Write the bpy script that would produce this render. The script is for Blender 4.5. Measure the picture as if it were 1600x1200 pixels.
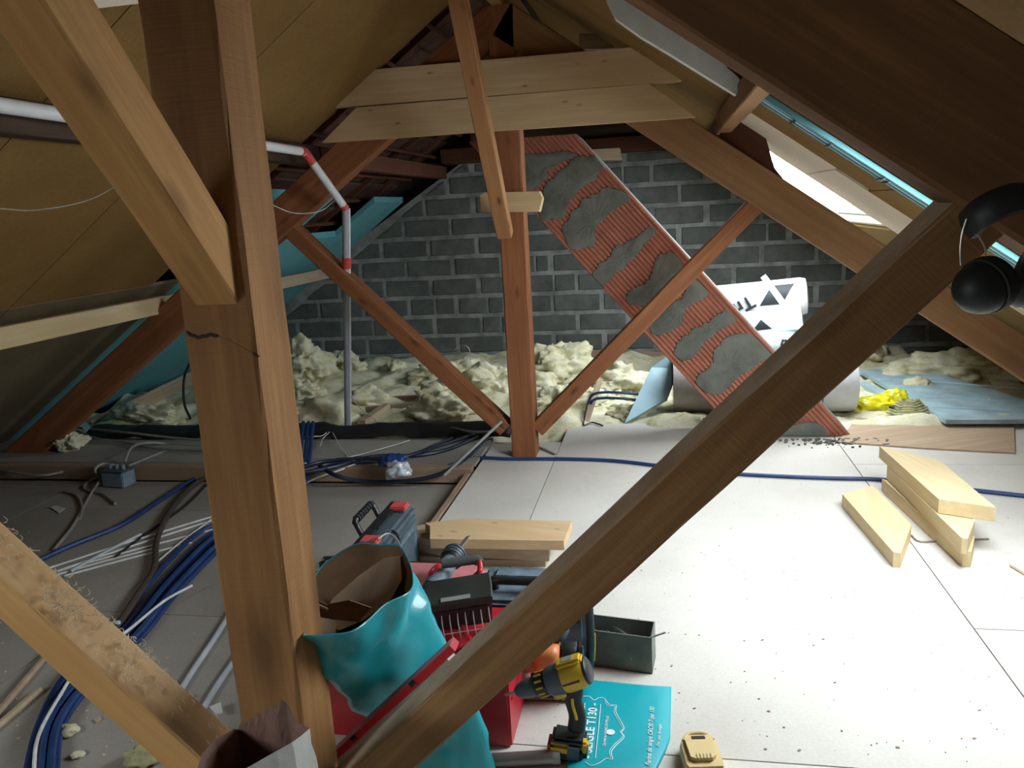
import bpy, bmesh, math, random
from math import sin, cos, radians, pi, sqrt
from mathutils import Vector, Matrix, noise
random.seed(7)
V = Vector
for o in list(bpy.data.objects): bpy.data.objects.remove(o)
S = bpy.context.scene
COL = S.collection

# ---------------------------------------------------------------- camera
FPX, PITCH, YAW, ROLL, CH = 1250.0, radians(12.3), radians(11.0), radians(3.2), 1.5
FWD = V((-sin(YAW)*cos(PITCH), cos(YAW)*cos(PITCH), -sin(PITCH)))
RT0 = V((cos(YAW), sin(YAW), 0)); UP0 = RT0.cross(FWD)
CAMX = RT0*cos(ROLL) - UP0*sin(ROLL); CAMY = RT0*sin(ROLL) + UP0*cos(ROLL)
cam = bpy.data.cameras.new('camera'); cam.sensor_width = 36; cam.lens = FPX/1600*36; cam.clip_start = .02
camo = bpy.data.objects.new('camera', cam); COL.objects.link(camo)
M = Matrix.Identity(4)
for i in range(3):
    M[i][0] = CAMX[i]; M[i][1] = CAMY[i]; M[i][2] = -FWD[i]
M[2][3] = CH
camo.matrix_world = M; S.camera = camo

# ---------------------------------------------------------------- light and exposure
S.view_settings.view_transform = 'Standard'; S.view_settings.look = 'None'
S.view_settings.gamma = 1; S.view_settings.use_curve_mapping = False
S.view_settings.exposure = 0.0
S.cycles.use_denoising = True
S.cycles.max_bounces = 10; S.cycles.diffuse_bounces = 5; S.cycles.transparent_max_bounces = 12
w = bpy.data.worlds.new('overcast_sky'); S.world = w; w.use_nodes = True
bg = w.node_tree.nodes['Background']; bg.inputs[0].default_value = (0.88, 0.96, 1.0, 1); bg.inputs[1].default_value = 23.0

AX, RS, CA = -0.87, 0.71, 2.82            # ridge x, roof slope, height of the lining at the ridge
def roofz(X, a=CA): return a - RS*abs(X-AX)
def portal(x0, x1, y0, y1, a=2.93):
    l = bpy.data.lights.new('skylight_portal', 'AREA'); l.shape = 'RECTANGLE'
    sg = 1 if (x0+x1)/2 > AX else -1
    l.size = abs(x1-x0)*sqrt(1+RS*RS); l.size_y = y1-y0
    o = bpy.data.objects.new('skylight_portal', l); COL.objects.link(o)
    n = V((-RS*sg, 0, -1)).normalized()
    zc = -n; xc = V((1, 0, -RS*sg)).normalized(); yc = zc.cross(xc)
    Mx = Matrix.Identity(4)
    for i in range(3): Mx[i][0] = xc[i]; Mx[i][1] = yc[i]; Mx[i][2] = zc[i]
    c = V(((x0+x1)/2, (y0+y1)/2, roofz((x0+x1)/2, a)))
    for i in range(3): Mx[i][3] = c[i]
    o.matrix_world = Mx
    l.cycles.is_portal = True
SKY_A = (0.50, 1.33, 5.12, 6.50)          # seen as the white strip
SKY_B = (0.68, 1.68, 2.25, 3.38)          # above the bright patch of the floor
SKY_C = (-3.0, -2.1, -1.1, 0.1)           # behind the camera, left slope
for s_ in (SKY_A, SKY_B, SKY_C): portal(*s_)

# ---------------------------------------------------------------- picture point -> point on a plane of the room
C0 = V((0, 0, CH))
def P(u, v, X=None, Y=None, Z=None):
    a = u-800; b = v-600
    r = FWD*FPX + RT0*(a*cos(ROLL)-b*sin(ROLL)) - UP0*(a*sin(ROLL)+b*cos(ROLL))
    if X is not None: t = X/r.x
    elif Y is not None: t = Y/r.y
    else: t = (Z-CH)/r.z
    return C0 + r*t

# ---------------------------------------------------------------- materials
MATS = {}
def new_mat(name):
    m = bpy.data.materials.new(name); m.use_nodes = True
    nt = m.node_tree; b = nt.nodes['Principled BSDF']
    MATS[name] = m
    return m, nt, b
def N(nt, t, **k):
    n = nt.nodes.new(t)
    for a, v in k.items(): setattr(n, a, v)
    return n
def L(nt, a, b): nt.links.new(a, b)
def ramp(nt, fac, stops):
    r = N(nt, 'ShaderNodeValToRGB'); e = r.color_ramp.elements
    while len(e) < len(stops): e.new(0.5)
    for i, (p, c) in enumerate(stops):
        e[i].position = p; e[i].color = (c[0], c[1], c[2], 1)
    L(nt, fac, r.inputs[0]); return r.outputs[0]
def coords(nt, scale=(1, 1, 1), rnd=True):
    tc = N(nt, 'ShaderNodeTexCoord'); mp = N(nt, 'ShaderNodeMapping')
    mp.inputs['Scale'].default_value = scale
    if rnd:
        oi = N(nt, 'ShaderNodeObjectInfo'); mu = N(nt, 'ShaderNodeVectorMath', operation='SCALE')
        cb = N(nt, 'ShaderNodeCombineXYZ')
        for i, k in enumerate((31.0, 17.0, 23.0)):
            mm = N(nt, 'ShaderNodeMath', operation='MULTIPLY'); mm.inputs[1].default_value = k
            L(nt, oi.outputs['Random'], mm.inputs[0]); L(nt, mm.outputs[0], cb.inputs[i])
        ad = N(nt, 'ShaderNodeVectorMath', operation='ADD')
        L(nt, tc.outputs['Object'], ad.inputs[0]); L(nt, cb.outputs[0], ad.inputs[1])
        L(nt, ad.outputs[0], mp.inputs[0])
    else: L(nt, tc.outputs['Object'], mp.inputs[0])
    return mp.outputs[0]
def noise_n(nt, vec, sc, det=4, rough=.6):
    n = N(nt, 'ShaderNodeTexNoise'); n.inputs['Scale'].default_value = sc
    n.inputs['Detail'].default_value = det; n.inputs['Roughness'].default_value = rough
    L(nt, vec, n.inputs['Vector']); return n.outputs[0]
def mix(nt, f, a, b, mode='MIX'):
    m = N(nt, 'ShaderNodeMix', data_type='RGBA', blend_type=mode)
    for s, v in ((m.inputs[0], f), (m.inputs[6], a), (m.inputs[7], b)):
        if hasattr(v, 'links'): L(nt, v, s)
        elif isinstance(v, (int, float)): s.default_value = v
        else: s.default_value = (v[0], v[1], v[2], 1)
    return m.outputs[2]
def bump(nt, b, h, strength=.3, dist=.01):
    n = N(nt, 'ShaderNodeBump'); n.inputs['Strength'].default_value = strength
    n.inputs['Distance'].default_value = dist; L(nt, h, n.inputs['Height']); L(nt, n.outputs[0], b.inputs['Normal'])
def plain(name, c, rough=.5, metal=0, var=.12, sc=9, bmp=0.0, coat=0):
    m, nt, b = new_mat(name)
    v = coords(nt, (1, 1, 1)); f = noise_n(nt, v, sc, 5)
    d = [x*(1-var*2) for x in c]; l = [min(1, x*(1+var)) for x in c]
    L(nt, ramp(nt, f, [(.3, d), (.7, l)]), b.inputs['Base Color'])
    b.inputs['Roughness'].default_value = rough; b.inputs['Metallic'].default_value = metal
    if coat: b.inputs['Coat Weight'].default_value = coat
    if bmp: bump(nt, b, noise_n(nt, v, sc*6, 4), bmp, .004)
    return m
def wood(name, base, dark, knot=.35, rough=.75, grain=1.0, saw=0.0, knots=2.2, dusty=0.0, kr=1.0):
    """grain along local x"""
    m, nt, b = new_mat(name)
    v = coords(nt, (.55, 9, 9)); big = coords(nt, (.8, 2.2, 2.2))
    f1 = noise_n(nt, v, 3.0*grain, 6, .65); f2 = noise_n(nt, big, 1.6, 3)
    col = ramp(nt, f1, [(.25, dark), (.5, [(x+y)/2 for x, y in zip(base, dark)]), (.62, base), (.85, [min(1, x*1.15) for x in base])])
    col = mix(nt, ramp(nt, f2, [(.38, (0, 0, 0)), (.72, (.8, .8, .8))]), col, dark)
    kv = coords(nt, (knots, knots*2.6, knots*2.6))
    vo = N(nt, 'ShaderNodeTexVoronoi'); vo.inputs['Scale'].default_value = 1.0; vo.inputs['Randomness'].default_value = 1
    dn = noise_n(nt, v, 1.0, 2)
    L(nt, kv, vo.inputs['Vector'])
    kf = ramp(nt, vo.outputs['Distance'], [(.07*kr, (1, 1, 1)), (.13*kr, (.65, .65, .65)), (.30*kr, (0, 0, 0))])
    sc = N(nt, 'ShaderNodeMath', operation='MULTIPLY'); sc.inputs[1].default_value = knot
    L(nt, kf, sc.inputs[0])
    col = mix(nt, sc.outputs[0], col, [x*.35 for x in dark])
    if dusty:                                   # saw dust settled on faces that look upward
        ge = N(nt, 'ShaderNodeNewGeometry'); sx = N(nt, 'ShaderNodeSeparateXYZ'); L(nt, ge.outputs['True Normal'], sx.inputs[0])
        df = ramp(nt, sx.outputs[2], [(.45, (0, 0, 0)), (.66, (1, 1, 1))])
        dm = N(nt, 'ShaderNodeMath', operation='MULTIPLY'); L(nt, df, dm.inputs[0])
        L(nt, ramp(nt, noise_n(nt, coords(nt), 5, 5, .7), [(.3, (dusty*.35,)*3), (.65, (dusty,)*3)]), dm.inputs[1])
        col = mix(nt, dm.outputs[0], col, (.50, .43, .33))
    L(nt, col, b.inputs['Base Color']); b.inputs['Roughness'].default_value = rough
    b.inputs['Specular IOR Level'].default_value = .25
    h = f1
    if saw:
        sv = coords(nt, (160, 6, 6)); sn = noise_n(nt, sv, 1.0, 2)
        ad = N(nt, 'ShaderNodeMath', operation='ADD'); L(nt, f1, ad.inputs[0]); 
        ms = N(nt, 'ShaderNodeMath', operation='MULTIPLY'); ms.inputs[1].default_value = saw
        L(nt, sn, ms.inputs[0]); L(nt, ms.outputs[0], ad.inputs[1]); h = ad.outputs[0]
    bump(nt, b, h, .35, .004)
    return m
wood('post_wood', (.35, .18, .068), (.21, .098, .034), .6, saw=1.2, knots=2.0)
wood('near_rafter_wood', (.24, .115, .048), (.12, .055, .022), .5, saw=.8, knots=2.2)
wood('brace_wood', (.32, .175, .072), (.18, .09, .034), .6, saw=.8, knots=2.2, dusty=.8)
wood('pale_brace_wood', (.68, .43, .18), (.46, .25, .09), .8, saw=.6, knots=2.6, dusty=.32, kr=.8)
wood('far_truss_wood', (.36, .15, .066), (.22, .08, .032), .8, saw=.4, knots=4.0, kr=.7)
wood('wind_brace_wood', (.52, .29, .11), (.36, .18, .06), .7, saw=.5, knots=3.4, kr=.7)
wood('knotty_wood', (.46, .24, .10), (.31, .14, .055), .95, saw=.4, knots=6.0, kr=.8)
wood('far_rafter_wood', (.34, .195, .092), (.24, .125, .056), .35, saw=.4, knots=1.8)
wood('dark_red_wood', (.14, .052, .028), (.07, .026, .015), .3)
wood('dark_wood', (.09, .055, .035), (.035, .022, .016), .3)
wood('pine', (.66, .50, .30), (.54, .37, .20), .9, knots=5.5, kr=.45)
wood('clean_pine', (.72, .60, .38), (.62, .47, .26), .12, knots=2.0)
wood('grey_pine', (.50, .40, .28), (.34, .25, .17), .35, knots=2.4)
wood('batten_wood', (.42, .31, .23), (.28, .19, .13), .3)
wood('plywood', (.50, .38, .27), (.38, .27, .18), .12, knots=1.2)
def board(name, base, dark, rough=.8):
    m, nt, b = new_mat(name)
    v = coords(nt, (1, 1, 1)); f = noise_n(nt, v, 2.2, 5, .6); g = noise_n(nt, v, 60, 3, .7)
    c = ramp(nt, f, [(.3, dark), (.7, base)])
    c = mix(nt, .35, c, ramp(nt, g, [(.35, dark), (.65, base)]))
    L(nt, c, b.inputs['Base Color']); b.inputs['Roughness'].default_value = rough
    b.inputs['Specular IOR Level'].default_value = .2
    bump(nt, b, g, .15, .003); return m
board('fibreboard', (.26, .155, .05), (.18, .10, .03))
board('pale_board', (.80, .71, .58), (.72, .62, .49))
board('grey_board', (.20, .155, .09), (.13, .10, .06))
def floor_mat(name, base, dark):
    m, nt, b = new_mat(name)
    v = coords(nt, (1, 1, 1)); f = noise_n(nt, v, 1.3, 6, .62); g = noise_n(nt, v, 90, 3, .8); s = noise_n(nt, v, 9, 7, .75)
    c = ramp(nt, f, [(.28, dark), (.66, base)])
    c = mix(nt, .3, c, ramp(nt, g, [(.35, dark), (.6, base)]))
    c = mix(nt, ramp(nt, s, [(.60, (0, 0, 0)), (.78, (.45, .45, .45))]), c, [x*.55 for x in dark])
    L(nt, c, b.inputs['Base Color']); b.inputs['Roughness'].default_value = .82
    b.inputs['Specular IOR Level'].default_value = .25
    bump(nt, b, g, .12, .002); return m
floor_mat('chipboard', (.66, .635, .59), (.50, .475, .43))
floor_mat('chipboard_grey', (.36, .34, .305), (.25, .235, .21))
def blockm():
    m, nt, b = new_mat('concrete_block')
    v = coords(nt, (1, 1, 1)); f = noise_n(nt, v, 5, 6, .7); g = noise_n(nt, v, 120, 4, .8)
    oi = N(nt, 'ShaderNodeObjectInfo')
    c = ramp(nt, f, [(.3, (.085, .093, .088)), (.7, (.19, .20, .19))])
    c = mix(nt, ramp(nt, oi.outputs['Random'], [(0, (0, 0, 0)), (1, (.45, .45, .45))]), c, (.085, .092, .088))
    L(nt, c, b.inputs['Base Color']); b.inputs['Roughness'].default_value = .95
    b.inputs['Specular IOR Level'].default_value = .1
    bump(nt, b, g, .7, .006)
blockm()
plain('mortar', (.27, .285, .275), .95, var=.25, sc=7, bmp=.5)
plain('cement', (.175, .19, .165), .9, var=.22, sc=6, bmp=.4)
plain('cement_dark', (.15, .155, .135), .9, var=.25, sc=7, bmp=.4)
plain('terracotta', (.46, .175, .11), .85, var=.14, sc=8, bmp=.15)
def wool():
    m, nt, b = new_mat('glass_wool')
    v = coords(nt, (1, 1, 1)); f = noise_n(nt, v, 7, 7, .7); g = noise_n(nt, v, 45, 5, .8)
    c = ramp(nt, f, [(.3, (.42, .38, .19)), (.46, (.74, .70, .47)), (.66, (.86, .84, .70))])
    c = mix(nt, ramp(nt, g, [(.55, (0, 0, 0)), (.8, (.5, .5, .5))]), c, (.30, .30, .20))
    L(nt, c, b.inputs['Base Color']); b.inputs['Roughness'].default_value = 1
    b.inputs['Specular IOR Level'].default_value = 0
    bump(nt, b, g, .9, .012)
wool()
plain('xps_blue', (.12, .36, .42), .6, var=.06, sc=5)
plain('xps_pale', (.40, .60, .70), .6, var=.06, sc=5)
plain('xps_edge', (.60, .85, .88), .6, var=.05, sc=5)
plain('xps_floor', (.38, .52, .58), .6, var=.2, sc=4)
plain('polystyrene', (.78, .82, .80), .8, var=.06, sc=12, bmp=.5)
plain('white_plastic', (.75, .77, .80), .4, var=.05)
plain('grey_pvc', (.42, .45, .52), .4, var=.08)
plain('grey_pipe', (.44, .48, .52), .35, var=.08)
plain('red_tape', (.62, .07, .06), .45)
plain('blue_conduit', (.012, .045, .16), .45, var=.2)
plain('dark_conduit', (.014, .022, .05), .45, var=.2)
plain('grey_cable', (.30, .31, .30), .5)
plain('white_cable', (.72, .72, .72), .45)
plain('black_rubber', (.012, .014, .016), .55, var=.25)
plain('black_plastic', (.018, .021, .023), .4, var=.2)
plain('ear_black', (.012, .017, .018), .5, var=.2)
plain('black_felt', (.012, .011, .011), .6, var=.3, bmp=.4)
plain('brown_strap', (.06, .045, .035), .7)
plain('junction_grey', (.20, .27, .34), .5)
plain('slate_plastic', (.07, .105, .13), .45, var=.15)
plain('blue_grey_plastic', (.15, .21, .26), .5, var=.3, sc=14)
plain('red_paint', (.50, .02, .03), .35, var=.1)
plain('red_latch', (.62, .09, .10), .5)
plain('pink_red_paint', (.62, .22, .23), .5, var=.1)
plain('dark_red_paint', (.30, .02, .04), .4)
plain('orange_plastic', (.75, .25, .09), .45)
plain('yellow_plastic', (.72, .47, .03), .4)
plain('beige_plastic', (.66, .50, .24), .5, var=.05)
plain('steel', (.50, .50, .50), .35, .9, var=.1)
plain('dull_steel', (.35, .33, .32), .45, .6)
plain('wire_steel', (.66, .62, .60), .35, .5)
plain('foam_grey', (.07, .085, .08), .95, bmp=.2)
plain('lamp_black', (.035, .042, .036), .5, var=.2)
plain('grey_label', (.35, .37, .34), .5)
plain('drill_grey', (.10, .12, .14), .45)
plain('teal_paper', (.0, .33, .40), .38, var=.07, sc=4, coat=.3)
plain('teal_print', (.0, .36, .43), .5, var=.04, sc=4)
plain('kraft_paper', (.19, .115, .06), .75, var=.2, sc=5)
plain('kraft_fold', (.30, .22, .15), .45, var=.2, sc=5, coat=.3)
plain('white_paper', (.62, .64, .62), .6, var=.1, sc=6)
plain('mauve_kraft', (.22, .12, .09), .7, var=.25, sc=7)
plain('print_white', (.80, .92, .95), .6)
plain('print_black', (.02, .025, .03), .6)
plain('print_pink', (.85, .45, .55), .6)
plain('roll_film', (.66, .68, .72), .4, var=.06, coat=.2)
plain('roll_kraft', (.50, .45, .42), .5, var=.1, sc=12)
plain('yellow_film', (.80, .72, .02), .3, var=.12, coat=.4)
plain('khaki_coil', (.42, .42, .22), .7, var=.25, sc=20)
plain('blue_film', (.02, .06, .25), .25, coat=.5)
plain('clear_film', (.55, .60, .66), .2, var=.15, coat=.6)
plain('roof_tile', (.09, .035, .022), .9, var=.25, sc=12)
plain('roof_outer', (.12, .07, .05), .9)
plain('window_frame', (.55, .58, .58), .5)
plain('dust', (.30, .28, .24), .9, var=.3)
plain('shaving', (.62, .48, .32), .8)
plain('chipping', (.30, .27, .22), .9)
m, nt, b = new_mat('glass_pane')
tr = N(nt, 'ShaderNodeBsdfTransparent'); gl = N(nt, 'ShaderNodeBsdfGlossy'); gl.inputs['Roughness'].default_value = .02
mx = N(nt, 'ShaderNodeMixShader'); mx.inputs[0].default_value = .05
L(nt, tr.outputs[0], mx.inputs[1]); L(nt, gl.outputs[0], mx.inputs[2])
L(nt, mx.outputs[0], nt.nodes['Material Output'].inputs[0])

# ---------------------------------------------------------------- object helpers
WM = {}
def link(o, parent, M):
    COL.objects.link(o)
    if parent is not None:
        o.parent = parent; o.matrix_parent_inverse = WM[parent.name].inverted()
    o.matrix_basis = M; WM[o.name] = M.copy(); return o
def tag(o, label=None, cat=None, group=None, kind=None):
    for k, v in (('label', label), ('category', cat), ('group', group), ('kind', kind)):
        if v: o[k] = v
    return o
def T(x, y=None, z=None):
    if y is None: return Matrix.Translation(x)
    return Matrix.Translation((x, y, z))
def RX(a): return Matrix.Rotation(radians(a), 4, 'X')
def RY(a): return Matrix.Rotation(radians(a), 4, 'Y')
def RZ(a): return Matrix.Rotation(radians(a), 4, 'Z')
I4 = Matrix.Identity(4)
def thing(name, label, cat, loc=(0, 0, 0), M=None, group=None):
    o = bpy.data.objects.new(name, None); o.empty_display_size = .05
    link(o, None, M if M is not None else T(V(loc))); return tag(o, label, cat, group)
class MB:
    def __init__(s): s.v = []; s.f = []
    def add(s, vs, fs):
        n = len(s.v); s.v += [tuple(v) for v in vs]; s.f += [tuple(i+n for i in f) for f in fs]; return s
    def box(s, c, d, M=None, bev=0):
        x, y, z = d[0]/2, d[1]/2, d[2]/2
        if bev:
            b_ = min(bev, x*.9, y*.9, z*.9); vs = []
            bm = bmesh.new(); bmesh.ops.create_cube(bm, size=1)
            for v in bm.verts: v.co = V((v.co.x*2*x, v.co.y*2*y, v.co.z*2*z))
            bmesh.ops.bevel(bm, geom=list(bm.edges), offset=b_, segments=2, affect='EDGES')
            bm.verts.index_update()
            vs = [v.co.copy() for v in bm.verts]; fs = [[v.index for v in f.verts] for f in bm.faces]; bm.free()
        else:
            vs = [V((i*x, j*y, k*z)) for i in (-1, 1) for j in (-1, 1) for k in (-1, 1)]
            fs = [(0, 1, 3, 2), (4, 6, 7, 5), (0, 4, 5, 1), (2, 3, 7, 6), (0, 2, 6, 4), (1, 5, 7, 3)]
        c = V(c)
        vs = [(M @ v if M else v) + c for v in vs]
        return s.add(vs, fs)
    def prism(s, poly, off):
        """poly: 3-D points; off: vector"""
        poly = [V(p) for p in poly]; off = V(off); n = len(poly)
        fs = [tuple(range(n)), tuple(range(2*n-1, n-1, -1))]
        fs += [(i, (i+1) % n + 0, (i+1) % n + n, i+n) for i in range(n)]
        return s.add(poly+[p+off for p in poly], fs)
    def tube(s, pts, r, n=8, caps=True, flat=1.0):
        pts = [V(p) for p in pts]; m = len(pts)
        rs = r if isinstance(r, (list, tuple)) else [r]*m
        vs = []; up = V((0, 0, 1)); prev = None
        for i, p in enumerate(pts):
            t = (pts[min(i+1, m-1)]-pts[max(i-1, 0)])
            t = t.normalized() if t.length > 1e-9 else V((1, 0, 0))
            if prev is None:
                a = up if abs(t.z) < .95 else V((1, 0, 0))
                u = t.cross(a).normalized()
            else:
                u = (prev - t*prev.dot(t)); u = u.normalized() if u.length > 1e-6 else t.orthogonal().normalized()
            prev = u; w_ = t.cross(u)
            for k in range(n):
                a = 2*pi*k/n; vs.append(p + (u*cos(a) + w_*sin(a)*flat)*rs[i])
        fs = [(i*n+k, i*n+(k+1) % n, (i+1)*n+(k+1) % n, (i+1)*n+k) for i in range(m-1) for k in range(n)]
        if caps: fs += [tuple(range(n-1, -1, -1)), tuple((m-1)*n+k for k in range(n))]
        return s.add(vs, fs)
    def lathe(s, prof, c, axis, n=24, caps=True):
        """prof: (distance along axis, radius)"""
        ax = V(axis).normalized(); c = V(c)
        u = ax.orthogonal().normalized(); w_ = ax.cross(u); vs = []
        for h, r in prof:
            for k in range(n):
                a = 2*pi*k/n; vs.append(c+ax*h+(u*cos(a)+w_*sin(a))*r)
        m = len(prof)
        fs = [(i*n+k, i*n+(k+1) % n, (i+1)*n+(k+1) % n, (i+1)*n+k) for i in range(m-1) for k in range(n)]
        if caps: fs += [tuple(range(n-1, -1, -1)), tuple((m-1)*n+k for k in range(n))]
        return s.add(vs, fs)
    def loft(s, rings, caps=(True, True)):
        n = len(rings[0]); m = len(rings)
        vs = [p for r in rings for p in r]
        fs = [(i*n+k, i*n+(k+1) % n, (i+1)*n+(k+1) % n, (i+1)*n+k) for i in range(m-1) for k in range(n)]
        if caps[0]: fs.append(tuple(range(n-1, -1, -1)))
        if caps[1]: fs.append(tuple((m-1)*n+k for k in range(n)))
        return s.add(vs, fs)
    def mesh(s, name, mat, smooth=False):
        me = bpy.data.meshes.new(name); me.from_pydata(s.v, [], s.f)
        bm = bmesh.new(); bm.from_mesh(me); bmesh.ops.recalc_face_normals(bm, faces=bm.faces)
        bm.to_mesh(me); bm.free()
        me.materials.append(MATS[mat])
        if smooth:
            for p in me.polygons: p.use_smooth = True
            if smooth != 'all': me.set_sharp_from_angle(angle=radians(35))
        return me
    def build(s, name, mat, parent=None, M=None, smooth=False):
        o = bpy.data.objects.new(name, s.mesh(name, mat, smooth))
        return link(o, parent, M if M is not None else (WM[parent.name].copy() if parent else I4.copy()))
def world(mb, name, mat, parent=None, M=None, smooth=False):
    """verts given in world space, object origin/axes from M (default: centre of the mesh)"""
    if M is None:
        c = sum((V(v) for v in mb.v), V())/len(mb.v); M = T(c)
    Mi = M.inverted(); mb.v = [tuple(Mi @ V(v)) for v in mb.v]
    return mb.build(name, mat, parent, M, smooth)
def frame(p0, p1, up=(0, 0, 1)):
    p0, p1 = V(p0), V(p1); x = (p1-p0).normalized(); up = V(up)
    y = up.cross(x).normalized(); z = x.cross(y)
    Mx = Matrix.Identity(4)
    for i in range(3): Mx[i][0] = x[i]; Mx[i][1] = y[i]; Mx[i][2] = z[i]; Mx[i][3] = (p0[i]+p1[i])/2
    return Mx, (p1-p0).length
def beam(name, p0, p1, w_, h_, mat, parent=None, up=(0, 0, 1), bev=.004, cut=None):
    """timber from p0 to p1 (axis), w_ across, h_ along 'up'; slightly uneven edges"""
    Mx, ln = frame(p0, p1, up); mb = MB()
    n = max(2, int(ln/.12)); rings = []
    rr = random.Random(int(ln*1000)+int(w_*1e4))
    for i in range(n+1):
        x = -ln/2+ln*i/n; ring = []
        for (a, b_) in ((-1, -1), (1, -1), (1, 1), (-1, 1)):
            for k in (0, 1):
                e = bev*(1+rr.uniform(-.5, .7))
                yy = a*w_/2; zz = b_*h_/2
                first = (a*b_ > 0)
                if (k == 0) == first: zz -= b_*e
                else: yy -= a*e
                xo = 0
                ring.append((x, yy, zz))
        rings.append(ring)
    mb.loft(rings); return mb.build(name, mat, parent, Mx)
def smooth_pts(pts, k=6):
    pts = [V(p) for p in pts]
    if len(pts) < 3: return pts
    out = []; q = [pts[0]*2-pts[1]]+pts+[pts[-1]*2-pts[-2]]
    for i in range(1, len(q)-2):
        a, b_, c, d = q[i-1:i+3]
        for j in range(k):
            t = j/k
            out.append(.5*((2*b_)+(c-a)*t+(2*a-5*b_+4*c-d)*t*t+(3*b_-a-3*c+d)*t**3))
    out.append(pts[-1]); return out
def slab_px(name, pix, ztop, th, mat, parent=None, M=None):
    top = [P(u, v, Z=ztop) for u, v in pix]
    a, b_ = max(((p, q) for p in top for q in top), key=lambda t: (t[0]-t[1]).length)
    Mx, _ = frame((a.x, a.y, ztop), (b_.x, b_.y, ztop))
    return world(MB().prism(top, (0, 0, -th)), name, mat, parent, Mx)
def text_mesh(s, size, mat, name, parent, M, extrude=.0006, bold=False, align='CENTER', shear=0):
    cu = bpy.data.curves.new('lettering', 'FONT'); cu.body = s; cu.size = size; cu.extrude = extrude
    cu.align_x = align; cu.align_y = 'CENTER'; cu.shear = shear
    if bold: cu.offset = size*.018
    o = bpy.data.objects.new('lettering_tmp', cu); COL.objects.link(o)
    dg = bpy.context.evaluated_depsgraph_get(); me = bpy.data.meshes.new_from_object(o.evaluated_get(dg))
    bpy.data.objects.remove(o); me.materials.clear(); me.materials.append(MATS[mat])
    return link(bpy.data.objects.new(name, me), parent, M)
def fbm(p, o=4):
    return noise.fractal(p, 1.0, 2.0, o)
# ================================================================ STRUCTURE
def PR(u, v, a, side=1):
    """picture point -> point on the roof plane of that height"""
    p = P(u, v, Y=1.0); r = p - C0
    # z = a - RS*side*(X-AX)
    t = (a + RS*side*AX - C0.z)/(r.z + RS*side*r.x); return C0 + r*t
def rects_around(x0, x1, y0, y1, holes):
    out = [(x0, x1, y0, y1)]
    for h in holes:
        nxt = []
        for r in out:
            a0, a1, b0, b1 = r
            if h[0] >= a1 or h[1] <= a0 or h[2] >= b1 or h[3] <= b0: nxt.append(r); continue
            if h[2] > b0: nxt.append((a0, a1, b0, h[2]))
            if h[3] < b1: nxt.append((a0, a1, h[3], b1))
            m0, m1 = max(b0, h[2]), min(b1, h[3])
            if h[0] > a0: nxt.append((a0, h[0], m0, m1))
            if h[1] < a1: nxt.append((h[1], a1, m0, m1))
        out = nxt
    return out
def sheet(mb, r, a, th):
    x0, x1, y0, y1 = r; p = []
    for x, y in ((x0, y0), (x1, y0), (x1, y1), (x0, y1)): p.append((x, y, roofz(x, a)))
    mb.prism(p, (0, 0, th)); return mb
root = thing('ceiling', None, None); root['kind'] = 'structure'
ceil = root
# outer skin of tiles with the skylight openings
for nm, x0, x1, holes in (('roof_deck', AX, 3.45, [SKY_A, SKY_B]), ('roof_deck', -5.2, AX, [SKY_C])):
    mb = MB()
    for r in rects_around(x0, x1, -4.2, 8.2, holes): sheet(mb, r, 3.10 if x1 < 0 else 2.90, .05)
    world(mb, nm, 'roof_outer', ceil)
def panel(x0, x1, y0, y1, mat, a=CA, th=.018, g=.003, name='ceiling_panel'):
    mb = MB(); sheet(mb, (x0+g, x1-g, y0+g, y1-g), a, th)
    return world(mb, name, mat, ceil, T(((x0+x1)/2, (y0+y1)/2, roofz((x0+x1)/2, a))))
ys = [-4.0, -2.82, -1.92, -1.02, -.12, .78, 1.68, 2.58, 3.48, 4.655]
for i in range(len(ys)-1):
    for r in rects_around(-3.22, AX-.05, ys[i], ys[i+1], [SKY_C]): panel(*r, 'fibreboard')
    for r in rects_around(-4.86, -3.22, ys[i], ys[i+1], [SKY_C]): panel(r[0], r[1], r[2], 4.96 if r[3] > 4.6 else r[3], 'grey_board', a=CA-.002)
for (x0, x1, y0, y1, mt) in ((AX+.05, 3.1, -4.0, -2.2, 'fibreboard'), (AX+.05, 3.1, -2.2, -.4, 'fibreboard'), (AX+.05, 3.1, -.4, 1.4, 'grey_board'),  # last panel here is plain lining; its darker board paints in dimmer light
        (AX+.05, 3.1, 1.4, 2.28, 'fibreboard'), (AX+.05, 3.1, 2.28, 3.42, 'fibreboard'), (AX+.05, 1.0, 3.60, 4.22, 'fibreboard'), (1.0, 3.1, 3.60, 4.30, 'fibreboard'),
        (AX+.05, .43, 4.22, 5.11, 'fibreboard'), (.43, .84, 4.22, 5.11, 'pale_board'), (.84, 2.0, 4.30, 5.11, 'pale_board'), (2.0, 3.1, 4.30, 5.11, 'pale_board'),
        (AX+.05, 3.1, 5.11, 6.71, 'fibreboard'), (AX+.05, 3.1, 6.71, 7.9, 'fibreboard')):
    for r in rects_around(x0, x1, y0, y1, [SKY_A, SKY_B]): panel(*r, mt)
pq = [PR(u, v, CA-.004, -1) for u, v in ((100, -30), (127, 16), (232, 4), (240, -30))]
world(MB().prism(pq, (0, 0, .004)), 'pale_patch', 'pale_board', ceil)
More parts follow.
